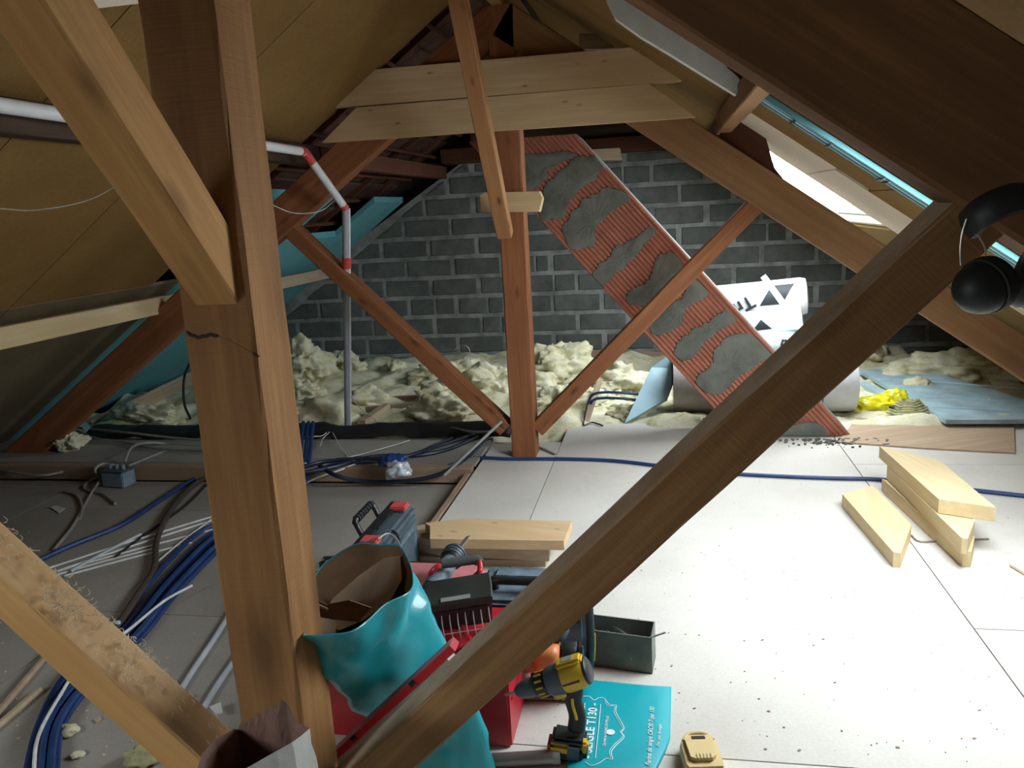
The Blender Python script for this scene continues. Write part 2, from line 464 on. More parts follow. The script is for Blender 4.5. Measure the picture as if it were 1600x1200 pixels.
# reveals of the openings
for k, (x0, x1, y0, y1) in enumerate((SKY_A, SKY_B, SKY_C)):
    win = thing('window_%d' % (k+1), None, None, ((x0+x1)/2, (y0+y1)/2, roofz((x0+x1)/2, 2.95))); win['kind'] = 'structure'
    hi, lo = (x0, x1) if x0 > AX else (x1, x0)
    for (a, b_, c, d) in ((x0, x0+.02, y0, y1), (x1-.02, x1, y0, y1), (x0, x1, y0, y0+.02), (x0, x1, y1-.02, y1)):
        mb = MB(); sheet(mb, (a, b_, c, d), 2.838, .26 if x0 < AX else .06); world(mb, 'reveal_board', 'pale_board', win)
    fr = MB(); t = .032
    for (a, b_, c, d) in ((x0+.02, x0+t, y0+.02, y1-.02), (x1-t, x1-.02, y0+.02, y1-.02), (x0+t, x1-t, y0+.02, y0+t), (x0+t, x1-t, y1-t, y1-.02)): sheet(fr, (a, b_, c, d), (3.02 if x0 < AX else 2.885), .06)
    world(fr, 'window_frame', 'window_frame', win)
    mb = MB(); sheet(mb, (x0+t, x1-t, y0+t, y1-t), (3.05 if x0 < AX else 2.92), .004); world(mb, 'window_pane', 'glass_pane', win)
# strip of insulation standing between the linings on the right slope
E1 = thing('insulation_strip', 'jagged white polystyrene insulation strip under the roof above the pale collar boards', 'insulation', (0, 3.5, roofz(0, 2.8)))
rr = random.Random(3)
low = [(945, -25), (947, 0), (961, 28), (1000, 56), (1050, 86), (1100, 117), (1150, 148)]
upp = [(1166, 130), (1158, 126), (1151, 121), (1147, 112), (1138, 108), (1130, 97), (1121, 92), (1114, 82), (1105, 78), (1098, 66), (1088, 60), (1079, 54), (1068, 50), (1060, 42), (1048, 38), (1040, 30), (1028, 28), (1014, 20), (1009, 24), (1008, 8), (1012, -25)]
upp = [(u+rr.uniform(-2, 2), v+rr.uniform(-2, 2)) for u, v in upp]
q_ = [P(u, v, Y=3.50) for u, v in low+upp]
mb = MB().prism(q_, (0, .06, 0))
world(mb, 'strip_body', 'polystyrene', E1)
BL = thing('insulation_strip', 'turquoise insulation board edge running down the right roof slope', 'insulation', (1.2, 3.5, roofz(1.2, 2.8)))
for k, (yy, mt) in enumerate(((3.44, 'xps_blue'), (3.475, 'xps_edge'), (3.515, 'xps_blue'))):
    mb = MB(); sheet(mb, (.40, 3.0, yy, yy+.03), 2.775-.004*k, .024); world(mb, 'board_layer', 'xps_blue' if k != 1 else 'xps_pale', BL)
for x in (.52, .66, .86, .88, 1.10, 1.16, 1.42, 1.7):
    MB().box((0, 0, 0), (.008, .115, .006)).build('joint_tick', 'black_plastic', BL, T((x, 3.50, roofz(x, 2.764)))@RY(35.4))
MB().box((0, 0, 0), (.03, 12.4, .40)).build('ridge_board', 'dark_wood', ceil, T(AX+.02, 2, 3.0))
# tiles and battens seen under the left slope beyond the far truss
til = thing('roof_battens', 'dark tile battens bared under the left slope beyond the far truss', 'batten', (-2.3, 6.2, roofz(-2.3, 2.95)))
for k in range(11):
    x = -1.1-.27*k
    beam('batten', (x, 4.85, roofz(x, 2.97)), (x, 7.9, roofz(x, 2.97)), .038, .025, 'dark_red_wood', til, up=(RS, 0, 1))
for k in range(5):
    y = 5.2+.6*k
    beam('counter_batten', (-1.0, y, roofz(-1.0, 3.02)), (-4.6, y, roofz(-4.6, 3.02)), .05, .03, 'dark_red_wood', til, up=(0, 1, 0))
tl = MB()
for k in range(11):
    for j in range(12):
        x = -1.0-.27*k; y = 4.9+.26*j
        tl.prism([(x, y, roofz(x, 3.03)), (x-.29, y, roofz(x-.29, 3.07)), (x-.29, y+.25, roofz(x-.29, 3.07)), (x, y+.25, roofz(x, 3.03))], (0, 0, .012))
o = world(tl, 'tile_course', 'roof_tile', til); o['kind'] = 'stuff'
# blue insulation panels on the left slope
XP = thing('foam_insulation', 'sky blue foam insulation panels fixed to the left roof slope by the block wall', 'insulation', (-3.4, 6.4, roofz(-3.4, 2.78)))
for (x0, x1, y0, y1) in ((-4.85, -2.50, 4.97, 6.05), (-4.85, -2.95, 6.055, 7.08), (-4.85, -2.55, 7.085, 7.92)):
    mb = MB(); sheet(mb, (x0, x1, y0, y1), 2.822, .05); world(mb, 'foam_panel', 'xps_blue', XP)

# ---------------- gable wall of concrete blocks
wb = thing('wall_back', None, None, (-.9, 8.0, 0)); wb['kind'] = 'structure'
mb = MB(); mb.prism([(-5.3, 7.965, -.35), (3.5, 7.965, -.35), (3.5, 7.965, 0), (.15, 7.965, 1.965), (-1.95, 7.965, 1.965), (-5.0, 7.965, .1)], (0, .2, 0))
world(mb, 'mortar_bed', 'mortar', wb)
def clip(poly, n, d):
    out = []
    for i in range(len(poly)):
        a, b_ = poly[i], poly[(i+1) % len(poly)]
        fa = a[0]*n[0]+a[1]*n[1]-d; fb = b_[0]*n[0]+b_[1]*n[1]-d
        if fa <= 0: out.append(a)
        if fa*fb < 0:
            t = fa/(fa-fb); out.append((a[0]+(b_[0]-a[0])*t, a[1]+(b_[1]-a[1])*t))
    return out
xj = P(633, 395, Y=7.95).x
rr = random.Random(11)
for k in range(-1, 10):
    z0 = .06+.2*k
    off = xj + (0 if k % 2 == 0 else .25)
    i0 = int((-5.2-off)/.5)-1
    for i in range(i0, i0+20):
        x0 = off+.5*i; j = rr.uniform(-.012, .012)
        poly = [(x0+.022+j, z0+.019), (x0+.25+j, z0+.016+rr.uniform(-.003, .003)), (x0+.478+j, z0+.019+rr.uniform(-.005, .006)), (x0+.478+j, z0+.177+rr.uniform(-.006, .005)), (x0+.25+j, z0+.179+rr.uniform(-.003, .004)), (x0+.022+j, z0+.177+rr.uniform(-.006, .006))]
        if rr.random() < .10:
            cut = x0+rr.uniform(.18, .34)
            polys = [clip(poly, (1, 0), cut-.01), clip(poly, (-1, 0), -cut-.01)]
        else: polys = [poly]
        for q in polys:
            q = clip(q, (0, 1), 1.955)
            q = clip(q, (RS, 1), 2.70+RS*AX); q = clip(q, (-RS, 1), 2.70-RS*AX)
            if len(q) < 3: continue
            area = abs(sum(q[a][0]*q[(a+1) % len(q)][1]-q[(a+1) % len(q)][0]*q[a][1] for a in range(len(q))))/2
            if area < .006 or max(p[0] for p in q) < -4.9 or min(p[0] for p in q) > 2.9: continue
            cx = sum(p[0] for p in q)/len(q); cz = sum(p[1] for p in q)/len(q)
            e = .008; yf = 7.955-rr.uniform(0, .005)
            outer = [V((x, 7.97, z)) for x, z in q]
            inner = [V((x-(e if x > cx else -e), yf, z-(e if z > cz else -e))) for x, z in q]
            m2 = MB(); m2.loft([outer, inner])
            world(m2, 'block', 'concrete_block', wb, T((cx, 7.96, cz)))
# timbers closing the top of the gable
g = thing('gable_timbers', 'dark reddish timbers filling the gable above the block wall', 'timber', (-.87, 7.9, 2.0))
beam('header', (-2.1, 7.88, 2.04), (.25, 7.88, 2.04), .10, .13, 'dark_red_wood', g)
beam('header', (-1.8, 7.9, 2.2), (.05, 7.9, 2.2), .08, .12, 'dark_wood', g)
mb = MB(); mb.prism([(-5.2, 8.18, -.4), (-5.2, 8.18, .1), (AX, 8.18, 3.16), (3.4, 8.18, .1), (3.4, 8.18, -.4)], (0, .04, 0)); world(mb, 'gable_board', 'dark_wood', g, frame((-2, 8.2, 2), (1, 8.2, 2))[0])
mb = MB(); mb.prism([(-2.1, 7.93, 1.96), (.35, 7.93, 1.96), (AX, 7.93, 2.80)], (0, .02, 0)); world(mb, 'gable_board', 'dark_wood', g, frame((-2, 7.94, 2), (1, 7.94, 2))[0])
# small grey slab capping the flue and wall
cap = world(MB().prism([P(812, 240, Y=7.4), P(968, 231, Y=7.4), P(972, 250, Y=7.4), P(815, 252, Y=7.4)], (0, .15, 0)), 'ledge_board', 'grey_pine', None, frame((-1.2, 7.4, 2), (-.3, 7.4, 2))[0])
tag(cap, 'short grey ledge board lying at the top end of the sloping flue', 'board')

# outer walls that are outside the view
for nm, x0, x1, y0, y1, z0, z1 in (('wall_left', -5.25, -5.1, -4.2, 8.2, -.35, .3), ('wall_right', 3.35, 3.5, -4.2, 8.2, -.35, .3), ('wall_front', -5.2, 3.4, -4.3, -4.15, -.35, 3.1)):
    o = MB().box((0, 0, 0), (x1-x0, y1-y0, z1-z0)).build(nm, 'concrete_block', None, T(((x0+x1)/2, (y0+y1)/2, (z0+z1)/2))); o['kind'] = 'structure'

# ---------------- floor
fl = thing('floor', None, None); fl['kind'] = 'structure'
LZ = -.08
MB().box((0, 0, 0), (8.6, 12.4, .1)).build('sub_floor', 'dark_wood', fl, T((-.87, 2.0, -.38)))
def fpanel(x0, x1, y0, y1, z, mat, th=.022, g=.0025):
    return MB().box((0, 0, 0), (x1-x0-2*g, y1-y0-2*g, th)).build('floor_panel', mat, fl, T(((x0+x1)/2, (y0+y1)/2, z-th/2)))
for x0, x1, yy in ((-1.11, -.66, (-4, -1.9, 1.0, 3.05, 4.98)), (-.66, 1.04, (-4, -2.1, 0.0, 1.98, 5.43)), (1.04, 2.35, (-4, -1.2, .9, 2.75, 4.55, 5.50)), (2.35, 3.4, (-4, -1.6, 1.2, 3.3, 5.5))):
    for a, b_ in zip(yy[:-1], yy[1:]): fpanel(x0, x1, a, b_, 0, 'chipboard')
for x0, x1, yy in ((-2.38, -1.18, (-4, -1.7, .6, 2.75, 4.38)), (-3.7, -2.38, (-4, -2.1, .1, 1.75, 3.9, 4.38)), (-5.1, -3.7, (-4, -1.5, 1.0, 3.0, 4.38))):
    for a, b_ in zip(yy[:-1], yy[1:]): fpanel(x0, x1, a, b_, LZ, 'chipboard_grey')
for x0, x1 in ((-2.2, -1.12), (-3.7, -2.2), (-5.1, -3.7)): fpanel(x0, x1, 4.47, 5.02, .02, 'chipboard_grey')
beam('floor_joist', (-5.1, 4.425, -.03), (-1.13, 4.425, -.03), .075, .095, 'batten_wood', fl)
beam('edge_batten', (-1.145, -4, -.03), (-1.145, 4.37, -.03), .035, .05, 'batten_wood', fl)
for x in (-3.9, -2.7, -1.6): beam('floor_joist', (x, 5.0, -.16), (x, 7.95, -.16), .06, .16, 'batten_wood', fl)
for x in (-.3, .85, 2.0): beam('floor_joist', (x, 5.3, -.12), (x, 7.95, -.12), .06, .16, 'batten_wood', fl)
MB().box((0, 0, 0), (8.3, 3.0, .02)).build('wool_bed_board', 'dark_wood', fl, T((-.87, 6.5, -.26)))

# ---------------- trusses
def truss(y0, y1, label, post, raft, brace, lbrace, rtop=2.66, name='roof_truss'):
    t = thing(name, label, 'roof truss', (AX, (y0+y1)/2, 0)); yc = (y0+y1)/2; wd = y1-y0
    beam('king_post', (-.855, yc, 0.0), (-.855, yc, 2.60), wd, .15, post, t, up=(1, 0, 0), bev=.006)
    rc = (2.42+rtop)/2; hh = (rtop-2.42)*cos(math.atan(RS))
    for sg in (-1, 1):
        p0 = V((AX+sg*.02, y0+.05, rc-RS*.02)); p1 = V((AX+sg*3.72, y0+.05, rc-RS*3.72))
        beam('rafter', p0, p1, .10, hh, 'far_truss_wood' if (raft == 'far_rafter_wood' and sg < 0) else raft, t, up=(RS*sg, 0, 1), bev=.006)
        a = V((AX+sg*.10, yc-.0, .168-.0)); b_ = V((AX+sg*1.46, yc, 1.528))
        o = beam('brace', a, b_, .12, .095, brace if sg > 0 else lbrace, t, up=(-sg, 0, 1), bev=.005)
    return t
tn = truss(1.42, 1.57, 'large near roof truss with a thick brown post and crossing diagonal braces', 'post_wood', 'near_rafter_wood', 'brace_wood', 'pale_brace_wood', rtop=2.71)
tf = truss(4.66, 4.80, 'far red-brown roof truss standing before the grey block wall', 'far_truss_wood', 'far_rafter_wood', 'far_truss_wood', 'far_truss_wood')
crk = smooth_pts([(-.925, 1.4222, 1.300), (-.90, 1.4222, 1.288), (-.87, 1.4222, 1.292), (-.84, 1.4222, 1.283), (-.80, 1.4222, 1.262), (-.775, 1.4222, 1.245)], 5)
MB().tube([p+V((0, 0, .0012*sin(i*2.1))) for i, p in enumerate(crk)], [.002]+[.0045]*(len(crk)-14)+[.0025]*12+[.001], 6).build('bark_crack', 'dark_wood', tn, I4)
MB().tube([p+V((.01, 0, .028-.4*(i/len(crk))**2*.02)) for i, p in enumerate(crk[:18])], .0022, 6).build('bark_crack', 'dark_red_wood', tn, I4)
# filler board on the far truss between rafter and lining
mb = MB(); mb.prism([P(1120, 222, Y=4.72), P(1128, 200, Y=4.72), P(1150, 172, Y=4.72), P(1186, 178, Y=4.72), P(1210, 262, Y=4.72), P(1243, 305, Y=4.72), P(1243, 322, Y=4.72)], (0, .03, 0))
world(mb, 'filler_board', 'dark_red_wood', tf, frame((.3, 4.72, 1.9), (.8, 4.72, 1.5))[0])

# ridge and purlins
def lone(name, p0, p1, w_, h_, mat, label, cat, up=(0, 0, 1), group=None):
    o = beam(name, p0, p1, w_, h_, mat, None, up); return tag(o, label, cat, group)
lone('ridge_beam', (AX, -4, 2.68), (AX, 7.9, 2.68), .07, .16, 'far_rafter_wood', 'brown ridge beam running along the peak of the attic', 'beam')
lone('purlin', (-2.11, -4, 1.885), (-2.11, 4.82, 1.885), .10, .115, 'dark_wood', 'dark upper left purlin carrying the white pipe', 'beam')
lone('purlin', (-2.11, 4.84, 1.885), (-2.11, 7.85, 1.885), .10, .115, 'dark_red_wood', 'reddish upper left purlin running from the far truss to the gable', 'beam')
lone('purlin', (-3.25, -4, 1.015), (-3.25, 4.86, 1.015), .085, .11, 'clean_pine', 'pale lower left purlin under the tan ceiling panels', 'beam')
lone('purlin', (-3.27, 4.9, .985), (-3.27, 7.9, .985), .08, .10, 'grey_pine', 'greyish purlin crossing below the blue panels behind the near post', 'beam')
lone('purlin', (.345, 1.6, 1.895), (.345, 4.82, 1.895), .075, .10, 'far_rafter_wood', 'short brown purlin bridging the two trusses on the upper right', 'beam')
lone('purlin', (.345, 4.84, 1.885), (.345, 7.85, 1.885), .075, .10, 'dark_red_wood', 'dark purlin behind the collar boards reaching the gable', 'beam')
lone('purlin', (1.55, 1.6, 1.035), (1.55, 7.85, 1.035), .075, .10, 'far_rafter_wood', 'lower right purlin low on the roof behind the far rafter', 'beam')
lone('wall_plank', P(300, 590, Y=6.4), P(142, 668, Y=5.55), .03, .15, 'grey_pine', 'pale grey plank sloping behind the near post under the blue foam', 'plank', up=(.7, 0, 1))

# longitudinal wind braces
a = V((-.85, 1.415, 1.432)); d = V((0, -1, 1.13)).normalized()
lone('wind_brace', a-d*.085, a+d*1.05, .094, .10, 'wind_brace_wood', 'light brown diagonal brace rising from the near post to the upper left', 'brace', up=(0, 1, .9))
a = P(790, 372, Y=4.52); b_ = P(716, 0, Y=3.85); d = (b_-a).normalized()
lone('wind_brace', a+d*.02, b_+d*.35, .085, .075, 'knotty_wood', 'knotty brown brace nailed to the far post crossing the pale collar boards', 'brace', up=(0, 1, .9))
MBk = MB(); MBk.prism([P(750, 305, Y=4.57), P(757, 301, Y=4.57), P(842, 299, Y=4.57), P(847, 310, Y=4.57), P(842, 331, Y=4.57), P(751, 332, Y=4.57)], (0, .085, 0))
o = world(MBk, 'spacer_block', 'pine', None, frame((-1, 4.6, 1.5), (-.6, 4.6, 1.5))[0]); tag(o, 'pale pine spacer block nailed across the far post', 'block')
# collar boards
for pix, lab in (([(556, 111), (1011, 72), (1087, 122), (1050, 128), (498, 170)], 'upper pale pine collar board with angled ends on the far truss'),
                 ([(557, 168), (1014, 131), (1087, 183), (503, 223)], 'lower pale pine collar board with pointed right end on the far truss')):
    q = [P(u, v, Y=4.60) for u, v in pix]
    o = world(MB().prism(q, (0, .05, 0)), 'collar_board', 'pine', None, frame((-2, 4.6, q[-1].z), (0, 4.6, q[-1].z))[0])
    tag(o, lab, 'board')
lone('offcut_board', P(905, 66, Y=4.95), P(960, 64, Y=4.95), .03, .09, 'grey_pine', 'small pale board end showing under the ridge behind the upper collar board', 'board')
# ================================================================ THE FLUE
FY = 5.10
fl_pts = [P(812, 243, Y=FY), P(938, 243, Y=FY), P(1060, 402, Y=FY), P(1215, 566, Y=FY), P(1306, 694, Y=FY)]
ft = thing('flue_duct', 'sloping terracotta flue duct smeared with bands of grey mortar', 'flue', (1.0, 5.3, 0))
A0 = P(836, 335, Y=FY); A1 = P(1128, 640, Y=FY); dr = (A1-A0).normalized()
B0 = P(945, 258, Y=FY); B1 = P(1215, 567, Y=FY); drb = (B1-B0).normalized()
dd = ((dr+drb)/2).normalized(); nn = V((-dd.z, 0, dd.x)); nn = nn if nn.z > 0 else -nn
wA = (B0-A0).dot(nn); mid = (A0+B0)/2 + dd*(-( (A0+B0)/2-A0).dot(dd)*0)
ctr = A0 + nn*wA/2
ln = (A1-A0).length
s_top = -.42; s_bot = (ctr.z+.0)/(-dd.z)
def FP(s, t, y=0): return ctr + dd*s + nn*(t*wA) + V((0, y, 0))
fm = frame(FP(0, 0), FP(1, 0), up=tuple(nn))[0]
# body clipped at the floor and at the ledge
zt = 1.93
def s_at(t, z): return ((ctr+nn*t*wA).z - z)/(-dd.z)
body = [FP(s_at(-.5, zt), -.5), FP(s_at(.5, zt), .5), FP(s_at(.5, .0), .5), FP(s_at(-.5, .0), -.5)]
world(MB().prism([p+V((0, .012, 0)) for p in body], (0, .36, 0)), 'duct_body', 'cement', ft, fm)
rb = MB(); nr = 20                                   # fluted face: ribs run along the duct
for k in range(nr):
    t0 = -.5+(k+.14)/nr; t1 = -.5+(k+.86)/nr; tm = (t0+t1)/2
    s0, s1 = s_at(tm, zt-.005), s_at(tm, .01)
    rb.loft([[FP(s, t0, .016), FP(s, t0+.004, 0), FP(s, t1-.004, 0), FP(s, t1, .016)] for s in (s0, s1)])
world(rb, 'fluted_face', 'terracotta', ft, fm)
bk = MB().prism([p+V((0, .011, 0)) for p in body], (0, .004, 0)); world(bk, 'tile_face', 'terracotta', ft, fm)
CEM = [[(812, 240), (900, 238), (880, 252), (862, 262), (852, 280), (838, 292), (820, 300), (813, 270)],
 [(905, 243), (930, 243), (945, 258), (938, 270), (920, 285), (898, 305), (885, 325), (880, 340), (862, 344), (845, 344), (838, 325), (845, 305), (850, 290), (862, 280), (872, 270), (890, 255)],
 [(950, 290), (970, 297), (984, 308), (975, 318), (955, 332), (940, 345), (925, 362), (925, 370), (930, 378), (928, 386), (900, 390), (889, 388), (878, 360), (885, 345), (900, 325), (915, 310), (935, 298)],
 [(1014, 352), (1026, 362), (1010, 375), (1000, 395), (985, 410), (965, 425), (952, 437), (942, 448), (930, 440), (926, 425), (935, 412), (955, 400), (960, 385), (975, 380), (995, 368)],
 [(1045, 392), (1053, 396), (1068, 412), (1060, 430), (1045, 445), (1035, 460), (1015, 475), (1000, 478), (980, 474), (978, 462), (990, 452), (1010, 440), (1020, 420), (1030, 400)],
 [(1085, 432), (1108, 458), (1098, 465), (1080, 475), (1068, 490), (1065, 505), (1045, 520), (1025, 524), (1013, 512), (1025, 495), (1040, 480), (1065, 465), (1075, 450)],
 [(1136, 484), (1150, 496), (1145, 503), (1130, 510), (1112, 525), (1095, 545), (1080, 560), (1065, 564), (1052, 552), (1055, 540), (1070, 525), (1090, 510), (1110, 500), (1125, 490)],
 [(1172, 520), (1206, 553), (1190, 562), (1175, 575), (1150, 590), (1140, 605), (1120, 617), (1100, 612), (1088, 600), (1090, 585), (1105, 575), (1115, 560), (1118, 545), (1130, 530), (1150, 520)],
 [(1226, 585), (1200, 588), (1172, 600), (1150, 612), (1138, 625), (1132, 640), (1160, 668), (1205, 668), (1230, 640), (1250, 625)],
 [(1205, 682), (1235, 668), (1275, 660), (1298, 682), (1306, 694), (1200, 700)]]
rr = random.Random(5)
for q in CEM:
    q3 = smooth_pts([P(u, v, Y=FY) for u, v in q]+[P(*q[0], Y=FY)], 4)[:-1]
    pts = []
    for i, p in enumerate(q3):
        s = (p-ctr).dot(dd); t = (p-ctr).dot(nn)/wA
        s += rr.uniform(-.012, .012); t = max(-.498, min(.498, t+rr.uniform(-.008, .008)))
        pp = FP(s, t); pp.z = max(.002, min(zt, pp.z)); pts.append(pp)
    c = sum(pts, V())/len(pts)
    rings = [[p+V((0, .004, 0)) for p in pts], [p+(c-p)*.03+V((0, -.008, 0)) for p in pts], [p+(c-p)*.2+V((0, -.013, 0)) for p in pts], [p+(c-p)*.75+V((0, -.016-.004*rr.random(), 0)) for p in pts]]
    world(MB().loft(rings), 'mortar_patch', 'cement', ft, T(c))
rub = MB()
for k in range(140):
    x = rr.gauss(1.05, .16); y = 5.03+abs(rr.gauss(0, .07))*-1; sz = rr.uniform(.004, .014)
    rub.box((x, y, sz/2), (sz*1.4, sz, sz), RZ(rr.uniform(0, 90)))
o = world(rub, 'mortar_rubble', 'cement_dark'); tag(o, 'crumbs of grey mortar heaped at the foot of the flue', 'rubble', kind='stuff')

# ================================================================ INSULATION
def lump(c, size, seed, det=4, mat='glass_wool', name='wool_tuft', parent=None, rot=0, amp=.32):
    bm = bmesh.new(); bmesh.ops.create_icosphere(bm, subdivisions=det, radius=1)
    so = V((seed*7.3, seed*3.1, seed*1.7))
    for v in bm.verts:
        d = v.co.normalized()
        n1 = noise.fractal(d*1.4+so, 1.0, 2.0, 3); n2 = noise.noise(d*4.2+so)+.6*noise.noise(d*9+so)
        r = 1+amp*n1*1.5+amp*.5*n2 + .06*noise.noise(d*19+so)
        r += (.16*(.5-abs(noise.noise(d*5.5+so)))+.07*(.5-abs(noise.noise(d*13+so)))-.08 if mat == 'glass_wool' else 0)
        v.co = V((d.x*size[0]*r, d.y*size[1]*r, d.z*size[2]*r))
    me = bpy.data.meshes.new(name); bm.to_mesh(me); bm.free(); me.materials.append(MATS[mat])
    for p in me.polygons: p.use_smooth = True
    return link(bpy.data.objects.new(name, me), parent, T(V(c))@RZ(rot))
# the loose blanket between the joists
gx, gy = 170, 64; mb = MB(); vs = []
x0, x1, y0, y1 = -4.75, 2.95, 5.12, 7.94
for j in range(gy+1):
    for i in range(gx+1):
        x = x0+(x1-x0)*i/gx; y = y0+(y1-y0)*j/gy
        n = noise.fractal(V((x*2.3, y*2.3, 4)), 1.0, 2.0, 4)*.09+noise.noise(V((x*9, y*9, 1)))*.02
        edge = min(1, (y-y0)/.25)
        vs.append((x, y, -.13+.14*edge*(1 if x < 2.2 else .5)+n*edge+.03*(y-5.1)/2.8))
fs = [(j*(gx+1)+i, j*(gx+1)+i+1, (j+1)*(gx+1)+i+1, (j+1)*(gx+1)+i) for j in range(gy) for i in range(gx)]
mb.add(vs, fs); o = mb.build('wool_blanket', 'glass_wool', None, I4, smooth='all')
tag(o, 'loose pale yellow glass wool spread between the joists before the block wall', 'insulation', kind='stuff')
rr = random.Random(21)
NAMED = [(470, 565, 6.9, (.26, .2, .2), 'tall brownish glass wool clump against the wall right of the near post'),
 (470, 618, 6.1, (.18, .14, .12), 'square-edged glass wool piece just right of the near post'),
 (700, 588, 6.9, (.34, .2, .14), 'bright glass wool clump behind the left brace of the far truss'),
 (775, 605, 6.4, (.26, .2, .17), 'glass wool heap between the left brace and the far post'),
 (690, 650, 5.5, (.27, .17, .12), 'dark-bottomed glass wool mound in front of the loose battens'),
 (875, 570, 6.8, (.30, .2, .19), 'tall white glass wool heap just right of the far post'),
 (880, 632, 5.75, (.28, .16, .13), 'glass wool heap low beside the right foot of the far post'),
 (965, 608, 6.3, (.30, .22, .14), 'sunlit glass wool behind the pair of blue cables'),
 (990, 650, 5.72, (.20, .16, .10), 'bright white glass wool fold at the edge of the floor panels'),
 (225, 650, 5.5, (.34, .15, .09), 'greenish strip of glass wool left of the near post'),
 (110, 690, 4.75, (.10, .09, .07), 'small yellow wool scrap beside the left foot of the far rafter'),
 (1375, 595, 7.3, (.34, .2, .12), 'pale green wool patch behind the blue floor boards'),
 (1500, 580, 6.9, (.5, .3, .17), 'long dim wool bank under the right roof slope')]
for k, (u, v, y, sz, lab) in enumerate(NAMED):
    o = lump(P(u, v, Y=y), sz, k+1, det=5, rot=rr.uniform(-30, 30)); tag(o, lab, 'insulation')
tf_ = []
for k in range(36):
    x = rr.uniform(-3.9, 1.9); y = rr.uniform(5.4, 7.75)
    if -.05 < x < 1.5 and y < 7.0: continue
    s_ = rr.uniform(.08, .19); tf_.append((x, y, s_, k))
NTH = ['first', 'second', 'third', 'fourth', 'fifth', 'sixth', 'seventh', 'eighth', 'ninth', 'tenth', 'eleventh', 'twelfth', 'thirteenth', 'fourteenth', 'fifteenth', 'sixteenth']
for row, (y0_, y1_) in (('front', (5, 6.2)), ('middle', (6.2, 7.0)), ('rear', (7.0, 8))):
    for i, (x, y, s_, k) in enumerate(sorted(t for t in tf_ if y0_ <= t[1] < y1_)):
        o = lump((x, y, .0+.25*s_+.05*(y-5.5)/2), (s_*1.3, s_, s_*.75), k+40, det=4, rot=rr.uniform(0, 180))
        tag(o, '%s loose glass wool tuft from the left in the %s row before the wall' % (NTH[i], row), 'insulation', 'loose tufts of glass wool along the block wall')
# battens lying over the wool
for p, q, w_, h_, lab in ((P(592, 625, Y=6.15), P(745, 618, Y=6.05), .03, .055, 'upper thin batten lying over the wool left of the far post'),
        (P(572, 640, Y=5.75), P(700, 630, Y=5.8), .03, .05, 'lower thin batten lying over the wool by the grey pipe'),
        (P(565, 662, Y=5.25), P(604, 635, Y=5.75), .06, .05, 'short pink-brown batten end pointing toward the grey pipe'),
        (P(905, 555, Y=7.8), P(1040, 560, Y=7.8), .03, .12, 'brown board standing against the wall behind the blue foam board'),
        (P(912, 606, Y=6.2), P(1000, 606, Y=6.2), .05, .14, 'brown joist showing behind the pair of blue cables')):
    lone('batten', p, q, w_, h_, 'batten_wood' if 'pink' not in lab else 'grey_pine', lab, 'batten')
lone('upright_batten', P(914, 664, Y=5.5), P(938, 592, Y=5.75), .045, .03, 'grey_pine', 'narrow leaning batten with dark nails beside the blue cables', 'batten', up=(0, 1, 0))
# black membrane at the floor edge
vs = []; nx = 60
for j in range(7):
    for i in range(nx+1):
        x = -4.2+(-1.0+4.2)*i/nx; y = 4.98+.05*j
        vs.append((x, y, .035+.055*sin(j/6*pi)+.03*noise.noise(V((x*3, y*7, 2)))+.015*noise.noise(V((x*11, y*9, 2)))))
fs = [(j*(nx+1)+i, j*(nx+1)+i+1, (j+1)*(nx+1)+i+1, (j+1)*(nx+1)+i) for j in range(6) for i in range(nx)]
o = MB().add(vs, fs).build('roofing_felt', 'black_felt', None, I4, smooth='all'); tag(o, 'crumpled black felt strip along the rear edge of the left floor', 'felt')
sm = o.modifiers.new('thickness', 'SOLIDIFY'); sm.thickness = .006

# ================================================================ PIPES
vp = thing('vent_pipe', 'white pipe with red taped elbows dropping from the left purlin to the floor', 'pipe', P(542, 640, Y=5.15))
q = [V((-2.02, -2, 1.93)), P(475, 237, Y=4.32)]
MB().tube([q[0], q[1]], .024, 14).build('pipe_run', 'white_plastic', vp, I4, smooth=True)
a, b_ = P(478, 240, Y=4.34), P(537, 322, Y=4.56); MB().tube([a, b_], .023, 14).build('pipe_run', 'white_plastic', vp, I4, smooth=True)
c, d = P(540, 326, Y=4.57), P(543, 668, Y=5.2); MB().tube([c, d], .021, 14).build('grey_upright', 'grey_pvc', vp, I4, smooth=True)
MB().tube([c+V((.022, -.004, 0)), d+V((.022, -.004, 0))], .009, 6).build('white_edge', 'white_plastic', vp, I4, smooth=True)
MB().tube(smooth_pts([q[1]+(q[0]-q[1]).normalized()*.05, q[1], a+(b_-a)*.06, a+(b_-a)*.17]), .0255, 14).build('tape', 'red_tape', vp, I4, smooth=True)
MB().tube([b_+(a-b_)*.02, b_, c], .0255, 14).build('tape', 'red_tape', vp, I4, smooth=True)
MB().tube([c+(d-c)*.19+V((.004, -.001, 0)), c+(d-c)*.232+V((.004, -.001, 0))], .0285, 14).build('tape', 'red_tape', vp, I4, smooth=True)
o = MB().tube(smooth_pts([P(0, 326, Y=1.9), P(60, 328, Y=2.2), P(140, 312, Y=2.6), P(200, 280, Y=3)]), .0018, 5).build('thin_wire', 'grey_cable', None, I4); tag(o, 'thin grey wire drooping in front of the left ceiling panels', 'wire')
o = MB().tube(smooth_pts([P(400, 310, Y=3.6), P(425, 320, Y=3.8), P(460, 333, Y=4.2), P(500, 330, Y=4.5), P(524, 312, Y=4.55)]), .0022, 5).build('thin_wire', 'white_cable', None, I4); tag(o, 'thin pale wire sagging from the near post to the taped pipe', 'wire')
